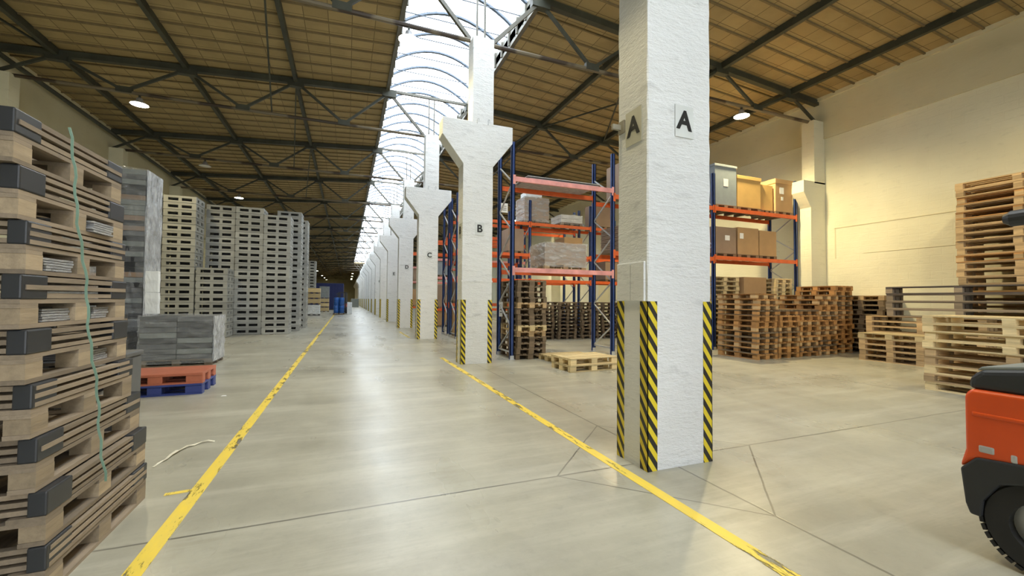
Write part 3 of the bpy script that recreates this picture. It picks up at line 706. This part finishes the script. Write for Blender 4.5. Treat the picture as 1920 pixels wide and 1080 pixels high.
load('wrapped_load', -5.62, 11.86, 0, 0.9, 0.7, 24, .135, ['dgrey', 'greypanel', 'card2', 'black'], 'shorter glossy wrapped stack half hidden behind the nearest pallets', seed=6, filmm='film_haze', amp=.02)
for i in range(2):
    o = crinkle(-.11, .11, -.06, .06, 0, .46, .004, 6, i).build('foam_block', 'foam', None); o.location = (-3.95 - .01 * i, 11.45, 1.135 + .47 * i); tag(o, '%s white foam block standing on the low wrapped pallet' % ('upper' if i else 'lower'), 'foam block', 'white foam blocks')
for i, (mt, nm, z) in enumerate((('pblue', 'blue', 0), ('pred', 'red', .165))):
    r_ = empty('plastic_pallet', (-2.68 - .0 * i, 8.30, z), 0.02 + .01 * i); tag(r_, ('dark blue plastic pallet on the floor under the red one' if i == 0 else 'rust-red plastic pallet with flat top lying on a blue one'), 'pallet')
    m = MB().box(-.6, .6, -.42, .42, .125, .165) if i else MB().box(-.6, .6, -.42, .42, .135, .165)
    m.build('deck', mt, r_, bevel=.006)
    for xx in (-.49, 0, .49):
        for yy in (-.33, 0, .33): MB().cb(xx, yy, .0775, .22 if xx else .18, .16, .115).build('foot', mt, r_, bevel=.01)
    for yy in (-.34, 0, .34): MB().box(-.6, .6, yy - .07, yy + .07, 0, .025).build('runner', mt, r_)

# ------------------------------------------------------------------ grey crates
def crate_proto():
    W, Dp, H = 1.06, 1.06, .25; m = MB()
    m.box(-W / 2 + .02, W / 2 - .02, -Dp / 2 + .02, Dp / 2 - .02, 0, .02).box(-W / 2, W / 2, -Dp / 2, Dp / 2, .02, .082).box(-W / 2, W / 2, -Dp / 2, Dp / 2, .186, .26)
    t_ = .04
    for (a, b) in ((-.53, -.385), (-.055, .055), (.385, .53)):
        for s in (-1, 1):
            y0, y1 = sorted((s * Dp / 2, s * (Dp / 2 - t_))); m.box(a, b, y0, y1, .08, .19)
    for (a, b) in ((-.49, -.36), (-.12, .12), (.36, .49)):
        for s in (-1, 1):
            x0, x1 = sorted((s * W / 2, s * (W / 2 - t_))); m.box(x0, x1, a, b, .08, .19)
    m.v = [(x * .93, y * .93, z) for x, y, z in m.v]
    r_ = empty('plastic_crate'); tag(r_, None, 'crate'); m.build('shell', 'crate', r_)
    MB().box(-.28, .28, -.28, .28, .081, .187).build('shade_core', 'crate_shade', r_); adopt(r_); return r_  # dark filler block in place of the shaded hollow behind the slots
cr = crate_proto(); CH = .26
def crates(x, y, n, desc, z0=0, seed=0, group='stacked grey plastic crates'):
    rnd = random.Random(seed)
    for i in range(n):
        o = instance(cr, (x + rnd.uniform(-.003, .003), y + rnd.uniform(-.006, .006), z0 + CH * i), rnd.uniform(-.002, .002)); tag(o, 'grey crate, %s, %s' % (place_word(i, n), desc), 'crate', group)
crates(-5.72, 19.12, 20, 'tall column beside the shiny stack', seed=1)
crates(-6.82, 19.12, 20, 'leftmost column of the crate wall', seed=2)
crates(-4.68, 19.12, 10, 'short crate column in front', seed=3)
crates(-4.75, 20.40, 20, 'column behind the short one', seed=4)
crates(-3.74, 20.35, 20, 'third-last column of the crate wall', seed=5)
crates(-2.74, 20.32, 19, 'second-last near column of the crate wall', seed=6)
crates(-2.50, 22.05, 21, 'crate column just behind the near corner', seed=7)
crates(-2.40, 24.2, 21, 'rearmost tall crate column before the gap', seed=8)
crates(-4.2, 40.9, 10, 'far left column above pale crates', z0=2.42, seed=9, group='far grey crates on cartons')
crates(-3.05, 40.9, 9, 'far right column above pale crates', z0=2.42, seed=10, group='far grey crates on cartons')

# ------------------------------------------------------------------ racks
def rack(y, frames, levels, top, lab, depth=1.05, front='orange', decks=(), beamh=.12):
    """frames: x of the posts; levels: {bay index: [(z, front material, back material)]}"""
    ox = sum(frames) / len(frames); r_ = empty('pallet_rack', (ox, y + depth / 2, 0)); tag(r_, lab, 'rack', 'blue and orange pallet racks')
    def b(m, name, mat, parent=None):
        m.v = [(x - ox, yy - y - depth / 2, z) for x, yy, z in m.v]; o = m.build(name, mat, r_ if parent is None else parent); return o
    for k, x in enumerate(frames):
        tp = top[k] if isinstance(top, (list, tuple)) else top
        for j, yy in enumerate((y, y + depth - .08)):
            m = MB().box(x - .05, x + .05, yy, yy + .02, 0, tp).box(x - .05, x - .03, yy, yy + .08, 0, tp).box(x + .03, x + .05, yy, yy + .08, 0, tp)
            b(m, 'post', 'blue')
            b(MB().box(x - .07, x + .07, yy - .03, yy + .11, 0, .008).box(x - .053, x + .053, yy - .004, yy, .0, .1), 'foot_plate', 'galv')
        z = .18; s = 0
        b(MB().bar((x, y + .05, z), (x, y + depth - .05, z), .035), 'brace', 'galv')
        while z < tp - .7:
            za, zb = (z, z + .62); p, q = (y + .05, y + depth - .05) if s else (y + depth - .05, y + .05)
            b(MB().bar((x, p, za), (x, q, zb), .035, .03), 'brace', 'galv'); z += .62; s = 1 - s
    for bay, lv in levels.items():
        xa, xb = frames[bay] + .05, frames[bay + 1] - .05
        for (z, mf, mk) in lv:
            for yy, mt in ((y - .005, mf), (y + depth - .055, mk)):
                b(MB().box(xa, xb, yy, yy + .06, z - beamh, z), 'beam', mt)
                for xx, sgn in ((xa, 1), (xb, -1)): x0, x1 = sorted((xx - sgn * .06, xx + sgn * .01)); b(MB().box(x0, x1, yy - .008, yy - .001 if yy < y + .5 else yy, z - .20, z + .04), 'beam_hook', mt)
    return r_
F1 = [3.90, 6.93, 10.68, 14.46]
LV = {0: [(4.66, 'pink', 'orange'), (2.33, 'pink', 'orange')], 1: [(4.5, 'orange', 'orange'), (2.9, 'orange', 'orange')], 2: [(4.50, 'orange', 'orange'), (2.95, 'orange', 'orange')]}
rack(9.90, F1, LV, [5.55, 5.65, 5.55, 5.72], 'front rack row with blue posts and pink and orange beams beside column B')
L3 = [(4.68, 'orange', 'orange'), (3.4, 'orange', 'orange'), (2.35, 'orange', 'orange')]
rack(15.66, [3.90, 6.93, 9.8, 12.7], {0: L3, 1: L3, 2: L3}, 5.6, 'second rack row standing level with column C')
rack(17.05, [3.90, 6.93, 9.8, 12.7], {0: [(4.2, 'orange', 'orange'), (3.1, 'orange', 'orange'), (1.35, 'orange', 'orange')], 1: [(4.68, 'orange', 'orange'), (2.35, 'orange', 'orange')]}, 5.6, 'third rack row back to back with the second')
L4 = [(4.75, 'orange', 'orange'), (3.75, 'pink', 'orange'), (2.75, 'pink', 'orange'), (1.0, 'orange', 'orange')]
rack(22.9, [3.95, 6.93, 9.8], {0: L4, 1: L4}, 5.6, 'fourth rack row behind column D')
rack(29.4, [3.95, 6.93, 9.8], {0: L4, 1: L4}, 5.6, 'fifth rack row behind column E')

# ------------------------------------------------------------------ cartons and goods on the racks
def carton(x, y, z, W, Dp, H, mat, lab, lid=0, labels=(), rz=0, group=None, base=True, tape=False, cat='box'):
    r_ = empty('cardboard_box', (x, y, z), rz); tag(r_, lab, cat, group)
    z0 = 0
    if base:
        m = MB().box(-W / 2, W / 2, -Dp / 2, Dp / 2, .08, .10)
        for xx in (-W / 2 + .08, 0, W / 2 - .08): m.box(xx - .07, xx + .07, -Dp / 2, Dp / 2, 0, .08)
        m.build('pallet_base', 'wood_old', r_); z0 = .10
    MB().box(-W / 2 + .01, W / 2 - .01, -Dp / 2 + .01, Dp / 2 - .01, z0, z0 + H).build('carton_body', mat, r_, bevel=.006)
    if lid: MB().box(-W / 2 - .01, W / 2 + .01, -Dp / 2 - .01, Dp / 2 + .01, z0 + H - lid, z0 + H + .012).build('lid', mat, r_, bevel=.005)
    for (lx, lz, lw, lh) in labels: MB().box(lx - lw / 2, lx + lw / 2, -Dp / 2 + .004 - (.017 if lid and lz > H - lid else 0), -Dp / 2 + .0095, z0 + lz - lh / 2, z0 + lz + lh / 2).build('paper_label', 'paper', r_)
    if tape: MB().box(-.03, .03, -Dp / 2 + .006, Dp / 2 - .006, z0 + H, z0 + H + .002).build('tape', 'straw', r_)
    return r_
GR = 'boxes on the right rack'
carton(11.23, 10.42, 4.50, .95, .95, 1.28, 'greyboard', 'tall grey box with a paper label, left end of the top shelf, right rack', lid=.06, labels=((.0, .72, .20, .24),), group=GR)
carton(12.26, 10.42, 4.50, 1.08, .95, 1.02, 'cardy', 'brown carton with pale lid beside the tall grey box, top shelf', lid=.10, group=GR)
carton(13.15, 10.30, 4.50, .60, .60, .86, 'cardy', 'small golden carton between two bigger cartons on the top shelf', group=GR)
carton(13.92, 10.42, 4.50, .86, .95, 1.10, 'card', 'tall brown carton with two white labels, right end of the top shelf', lid=.14, labels=((-.12, .72, .2, .22), (-.1, .45, .1, .12)), group=GR)
carton(11.20, 10.45, 2.95, .98, .98, .84, 'card2', 'brown carton with label at the left of the middle shelf, right rack', labels=((.1, .5, .2, .16),), group=GR)
carton(12.21, 10.42, 2.95, .96, .95, .88, 'card', 'brown carton with label in the middle of the middle shelf, right rack', labels=((-.30, .6, .16, .18),), group=GR)
carton(13.12, 10.42, 2.95, .82, .95, .84, 'card', 'plain brown carton at the right of the middle shelf, right rack', group=GR)
carton(12.55, 10.45, 0, 1.05, .95, 2.22, 'card', 'large brown carton standing between the pale pallet stacks in the lowest bay', group=GR)
# bay beside column B
r1, tp = load('wrapped_load', 5.45, 10.42, 2.33, 1.25, .95, 1, .55, ['card2'], 'film-wrapped pallet load on the lower shelf beside column B', filmm='film_haze', seed=12, base='wood_mid', over=.02, group='wrapped loads on the racks')
r_ = empty('wrapped_sheets', (5.4, 10.42, 4.66)); tag(r_, 'silvery film-wrapped flat sheets lying on the top beams beside column B', 'sheets')
for j in range(14): MB().box(-1.05, 1.05, -.50 + j * .072, -.50 + j * .072 + .062, 0, .02 + .012 * (j % 3)).build('sheet', 'film_silver', r_)
MB().box(-1.1, 1.1, -.51, .51, .05, .07).build('cover_sheet', 'galv', r_)
GB = 'goods on the rack behind column B'
def small(x, y, z, W, Dp, H, mt, lab, **k): return carton(x, y, z, W, Dp, H, mt, lab, group=GB, **k)
load('wrapped_load', 7.25, 16.2, 4.68, 1.1, .95, 2, .46, ['card2'], 'grey wrapped carton load on the top shelf of the second rack', filmm='film_haze', seed=14, group='wrapped loads on the racks')
small(7.2, 16.2, 5.78, .75, .6, .22, 'foam', 'flat white box lying on top of the grey wrapped carton load', base=False)
load('wrapped_load', 8.9, 16.2, 4.68, 1.05, .95, 2, .16, ['foam', 'card2'], 'low silvery wrapped load on the top shelf of the second rack', seed=15, group='wrapped loads on the racks')
small(10.6, 16.2, 4.68, 1.0, .95, 1.0, 'card2', 'dull brown carton at the right of the top shelf, second rack')
small(6.35, 16.2, 3.40, .7, .9, .9, 'card2', 'brown carton on the middle shelf of the second rack, left')
small(9.0, 16.2, 3.40, .9, .9, .7, 'card', 'brown carton on the middle shelf of the second rack, right')
small(4.7, 16.2, 2.35, 1.1, .9, .7, 'card', 'brown carton on the lower shelf of the second rack beside column C')
small(11.2, 16.2, 2.35, 1.2, .9, .8, 'card2', 'wide brown carton on the lower shelf of the second rack, far right')
# stack of flat boards on the front rack, half hidden by column A
r_ = empty('board_stack', (7.75, 10.42, 2.9)); tag(r_, 'pile of flat brown boards on the rack just left of column A', 'board pile')
MB().box(-.6, .6, -.45, .45, 0, .1).build('pallet_base', 'wood_old', r_)
for j in range(12): MB().box(-.6 + .01 * (j % 2), .6, -.45, .45, .1 + j * .055, .1 + j * .055 + .045).build('board', 'card2', r_)
small(7.9, 10.42, 4.5, 1.1, .95, .95, 'card2', 'brown carton on the upper shelf of the front rack just left of column A')
# racks behind columns C and D
for i, (x, y, z, H, mt, lab) in enumerate(((4.65, 17.6, .0, .95, 'card', 'brown carton on the floor of the third rack behind column C'), (4.65, 17.6, 1.35, .8, 'card2', 'brown carton on the lowest shelf of the third rack'), (4.65, 17.6, 3.1, .7, 'card', 'brown carton on the middle shelf of the third rack'),
        (4.75, 23.4, 0, .8, 'card', 'brown carton on the floor of the fourth rack'), (4.75, 23.4, 1.0, 1.2, 'card2', 'tall brown carton on the lowest shelf of the fourth rack'), (6.0, 23.4, 1.0, 1.0, 'card', 'second brown carton on the lowest shelf of the fourth rack'),
        (4.75, 29.9, 1.0, 1.1, 'card', 'brown carton on the lowest shelf of the fifth rack'), (4.8, 29.9, 2.75, .8, 'card2', 'brown carton on the second shelf of the fifth rack'), (4.8, 23.4, 2.75, .8, 'greyboard', 'grey box on the second shelf of the fourth rack'))):
    small(x, y, z, 1.1, .9, H, mt, lab)
# signs on rack posts
for i, (x, y, z, wd, h, lab) in enumerate(((4.02, 10.90, 4.05, .20, .26, 'white square card hung on the rear post of the front rack'), (3.93, 10.86, 2.2 - .95, .10, .40, 'white notice with rows of print on the rear post beside column B'))):
    r_ = empty('rack_card', (x, y - .03, z)); tag(r_, lab, 'card', 'cards hung on rack posts')
    MB().box(-wd / 2, wd / 2, -.004, 0, -h / 2, h / 2).build('card', 'paper', r_)
    m = MB()
    for j in range(3): m.box(-wd * .3, wd * .3, -.006, -.004, -h * .25 + j * h * .2, -h * .25 + j * h * .2 + h * .05)
    m.build('print', 'ink', r_)

# ------------------------------------------------------------------ forklift
def wheel(parent, x, y, z, R, wd, name='wheel'):
    prof = [(R * .55, -wd / 2), (R * .92, -wd / 2), (R, -wd / 2 + .03), (R, wd / 2 - .03), (R * .92, wd / 2), (R * .55, wd / 2), (R * .55, -wd / 2)]
    o = MB().lathe(prof, (0, 0, 0), 36, 'x').build(name, 'rubber', parent, smooth=False); o.location = (x, y, z)
    m = MB()
    for k in range(38):
        a = 2 * math.pi * k / 38
        for s in (-1, 1):
            mm = Matrix.Rotation(a + s * .06, 4, 'X'); m.box(s * wd * .02 if s > 0 else -wd / 2, wd / 2 if s > 0 else -wd * .02, -.016, .016, R - .012, R + .005, mm)
    t_ = m.build('tread', 'rubber', o)
    MB().lathe([(0, -wd / 2 + .05), (R * .2, -wd / 2 + .02), (R * .24, -wd / 2 + .05), (R * .56, -wd / 2 + .06), (R * .56, wd / 2 - .06), (0, wd / 2 - .06)], (0, 0, 0), 28, 'x').build('hub', 'galv', o, smooth=False)
def forklift(x, y, lab, rz=0):
    """Origin at the tail's floor centre; the tail faces +y, the forks point to -y."""
    r_ = empty('forklift', (x, y, 0), rz); tag(r_, lab, 'forklift', 'orange forklifts')
    W = 1.08
    prof = [(0.03, .50), (0.0, .62), (0.0, .95), (-.03, .99), (-1.15, .99), (-1.15, .50), (-.62, .50), (-.56, .565), (-.30, .60), (-.06, .575)]
    MB().prism([(p - .0, q) for p, q in prof], 'x', -W / 2, W / 2).build('counterweight', 'fork', r_, bevel=.05, seg=4)
    MB().box(-W / 2 - .006, W / 2 + .006, -1.1, -.035, .83, .855).build('raised_rib', 'fork', r_, bevel=.008)
    MB().box(-W / 2 + .03, -W / 2 - .004, -.13, -.06, .62, .665).box(-W / 2 + .03, -W / 2 - .004, -.22, -.19, .60, .65).build('scraped_lamp', 'galv', r_, bevel=.01)
    MB().prism([(0.0, .30), (.02, .50), (-.05, .585), (-.28, .61), (-.56, .575), (-.62, .52), (-.60, .40), (-.50, .47), (-.30, .51), (-.15, .46), (-.08, .34), (-.07, .24), (-.02, .24)], 'x', -W / 2 - .01, -W / 2 + .14).build('mudguard', 'black', r_, bevel=.012)
    MB().prism([(0.0, .30), (.02, .50), (-.05, .585), (-.28, .61), (-.56, .575), (-.62, .52), (-.60, .40), (-.50, .47), (-.30, .51), (-.15, .46), (-.08, .34), (-.07, .24), (-.02, .24)], 'x', W / 2 - .14, W / 2 + .01).build('mudguard', 'black', r_, bevel=.012)
    MB().prism([(-.01, .985), (-.02, 1.06), (-.07, 1.11), (-.35, 1.15), (-1.1, 1.17), (-1.1, .985)], 'x', -W / 2 + .01, W / 2 - .01).build('rear_hood', 'black', r_, bevel=.035, seg=3)
    MB().prism([(-.05, 1.10), (-.35, 1.145), (-1.08, 1.165), (-1.08, 1.18), (-.35, 1.165), (-.07, 1.125)], 'x', -W / 2 + .03, W / 2 - .03).build('hood_pad', 'greypanel', r_, bevel=.006)
    MB().box(-W / 2 + .12, W / 2 - .12, -1.95, -.05, .30, .55).build('chassis', 'black', r_, bevel=.03)
    for s in (-1, 1): wheel(r_, s * (W / 2 - .10), -.32, .265, .262, .19)
    for s in (-1, 1): wheel(r_, s * (W / 2 - .08), -1.80, .33, .325, .24)
    MB().box(-W / 2 + .05, W / 2 - .05, -1.75, -1.1, .50, .78).build('floor_step', 'fork', r_, bevel=.03)
    MB().box(-.25, .25, -1.05, -.60, 1.17, 1.27).box(-.25, .25, -.62, -.50, 1.2, 1.62).build('seat', 'black', r_, bevel=.03)
    g_ = MB()
    for s in (-1, 1):
        g_.bar((s * .46, -.55, 1.1), (s * .44, -.75, 2.10), .06).bar((s * .46, -1.78, .75), (s * .44, -1.45, 2.10), .06).bar((s * .44, -.70, 2.10), (s * .44, -1.50, 2.10), .06)
    for k in range(6): g_.bar((-.44, -.72 - k * .15, 2.10), (.44, -.72 - k * .15, 2.10), .035)
    g_.build('overhead_guard', 'black', r_)
    m = MB().tube((-.60, -.76, 2.0), (-.60, -.30, 1.985), .03, 8).tube((-.60, -.42, 1.985), (-.60, -.24, 1.98), .045, 14).tube((-.44, -.76, 2.02), (-.61, -.76, 2.0), .025, 8); m.tube((-.60, -.24, 1.98), (-.60, -.21, 1.98), .045, 14, .025)
    m.build('rear_lamp_arm', 'black', r_, smooth=False)
    m = MB()
    for s in (-1, 1): m.box(s * .32 - .05, s * .32 + .05, -2.12, -1.98, .08, 2.15).box(s * .22 - .035, s * .22 + .035, -2.14, -2.02, .08, 2.1)
    for z in (.4, 1.2, 2.08): m.box(-.37, .37, -2.10, -2.02, z, z + .08)
    m.build('mast', 'black', r_)
    MB().box(-.45, .45, -2.22, -2.16, .12, .20).box(-.45, .45, -2.22, -2.16, .45, .53).build('carriage', 'black', r_)
    for s in (-1, 1): MB().box(s * .25 - .06, s * .25 + .06, -3.25, -2.16, .07, .105).box(s * .25 - .06, s * .25 + .06, -2.22, -2.18, .07, .55).build('fork', 'black', r_)
    MB().tube((0, -1.35, 1.0), (0, -1.22, 1.32), .02).lathe([(.15, 0), (.165, .015), (.15, .03), (.14, .015), (.15, 0)], (0, -1.22, 1.32), 20).build('steering_wheel', 'black', r_)
    return r_
forklift(4.06, 1.40, 'orange forklift with black hood, tail at the right edge of the photo')

# ------------------------------------------------------------------ far end of the aisle
def drum(x, y, z, lab):
    r_ = empty('plastic_drum', (x, y, z)); tag(r_, lab, 'drum', 'blue drums on the far pallet')
    MB().lathe([(0, 0), (.22, 0), (.23, .02), (.225, .24), (.235, .26), (.225, .28), (.225, .46), (.235, .48), (.225, .50), (.23, .70), (.21, .72), (.19, .715), (0, .715)], n=20).build('barrel', 'drum', r_, smooth=True)
    MB().lathe([(0, .72), (.03, .72), (.03, .735), (0, .735)], (.1, 0, 0), 10).build('cap', 'black', r_)
sp = simple_pallet('wooden_pallet', 1.0, 1.0, 'wood_old'); o = instance(sp, (-.66, 43.0, 0)); tag(o, 'small pallet under the blue drums at the far end', 'pallet')
for iz in range(2):
    for iy in range(2):
        for ix in range(2): drum(-.66 + (ix - .5) * .47, 43.0 + (iy - .5) * .47, .144 + iz * .735, 'blue plastic drum, %s tier, %s %s of the far pallet' % (('lower', 'upper')[iz], ('front', 'back')[iy], ('left', 'right')[ix]))
forklift(-.4, 48.2, 'far forklift behind the blue drums, facing the camera', 0)
o = crinkle(-.22, .22, -.25, .25, 0, 1.15, .01, 6, 3).build('wrapped_post', 'foam'); o.location = (.28, 44.2, 0); tag(o, 'white wrapped upright pack beside the far blue drums', 'pack')
r_ = empty('blue_container', (-3.0, 60, 0)); tag(r_, 'dark blue panelled container at the far end left of the aisle', 'container')
MB().box(-2.6, 2.6, 0, 5, .1, 3.5).build('body', 'dblue', r_, bevel=.03)
m = MB()
for k in range(14): m.box(-2.5 + k * .37, -2.5 + k * .37 + .12, -.05, 0, .15, 3.4)
m.build('corrugation', 'dblue', r_); MB().box(-2.65, 2.65, -.06, 5.05, 0, .14).build('sill', 'black', r_)
r_ = empty('grey_cabinet', (1.35, 79, 0)); tag(r_, 'low grey cabinet at the far end before the end wall', 'cabinet')
MB().box(-.65, .65, 0, 1, .0, 1.5).build('body', 'greypanel', r_, bevel=.02); MB().box(-.62, -.01, -.02, 0, .06, 1.45).build('door', 'greypanel', r_); MB().box(.01, .62, -.02, 0, .06, 1.45).build('door', 'greypanel', r_)
load('bagged_load', -2.55 - .1, 40.9, 0, .95, .95, 6, .13, ['foam'], 'far pallet of white bags left of the aisle', base='black', seed=31)
load('bagged_load', -3.75, 40.9, 0, .95, .95, 6, .13, ['foam'], 'far pallet of white bags next to the crates', base='black', seed=32)
for j, xx in enumerate((-2.65, -3.75)):
    for i in range(3): carton(xx, 40.9, .99 + i * .47, .98, .95, .36, 'wood_new', '%s pale crate on the %s far bagged pallet' % (('lowest', 'middle', 'top')[i], ('right', 'left')[j]), group='pale crates at the far end', cat='crate')
for i in range(3): carton(-2.35, 52.2, i * .50, 1.0, .95, .38, 'wood_new', '%s of three pale crates further down the aisle' % ('lowest', 'middle', 'top')[i], group='pale crates further back', cat='crate')
load('wrapped_load', -2.35, 52.2, 1.5, 1.0, .95, 4, .3, ['greypanel'], 'grey wrapped load on top of the far pale crates', seed=34)

# ------------------------------------------------------------------ litter
def ribbon(pts, w_, name, mat, lab, cat):
    m = MB(); P_ = [Vector(p) for p in pts]; L_ = []
    for i, p in enumerate(P_):
        d_ = (P_[min(i + 1, len(P_) - 1)] - P_[max(i - 1, 0)]).normalized(); n_ = Vector((-d_.y, d_.x, 0)) * w_ / 2 * (1 if 1 < i < len(P_) - 1 else .5); n_.z = .004 * math.sin(i * 2.1); L_.append((p - n_, p + n_))
    for a, b in L_: m.v += [tuple(a), tuple(b)]
    for i in range(len(L_) - 1): m.f.append((2 * i, 2 * i + 1, 2 * i + 3, 2 * i + 2))
    c = P_[0].copy(); c.z = 0; m.v = [(x - c.x, y - c.y, z) for x, y, z in m.v]
    o = m.build(name, mat); o.location = c; s_ = o.modifiers.new('solid', 'SOLIDIFY'); s_.thickness = .002; tag(o, lab, cat)
ribbon([(-1.556, 4.63, .004), (-1.55, 4.72, .004), (-1.52, 4.80, .01), (-1.51, 4.90, .02), (-1.49, 4.98, .025), (-1.485, 5.05, .01), (-1.45, 5.13, .02), (-1.41, 5.17, .008), (-1.36, 5.24, .015), (-1.31, 5.25, .02), (-1.25, 5.24, .004)], .028, 'packing_strip', 'straw', 'crumpled cream packing strip lying left of the yellow line', 'strip')
o = MB().prism([(0, 0), (.07, .01), (.05, .05), (.01, .04)], 'z', 0, .006).build('paper_scrap', 'paper'); o.location = (-1.75, 7.6, .0); tag(o, 'tiny white paper scrap on the floor near the red pallet', 'scrap')

# lone prototypes never used stand nowhere
for p in [q for q in C.objects if q.type == 'EMPTY' and q.name in kids and q.name not in used]:
    for c_ in list(p.children):
        for g_ in list(c_.children): D.objects.remove(g_)
        D.objects.remove(c_)
    D.objects.remove(p)
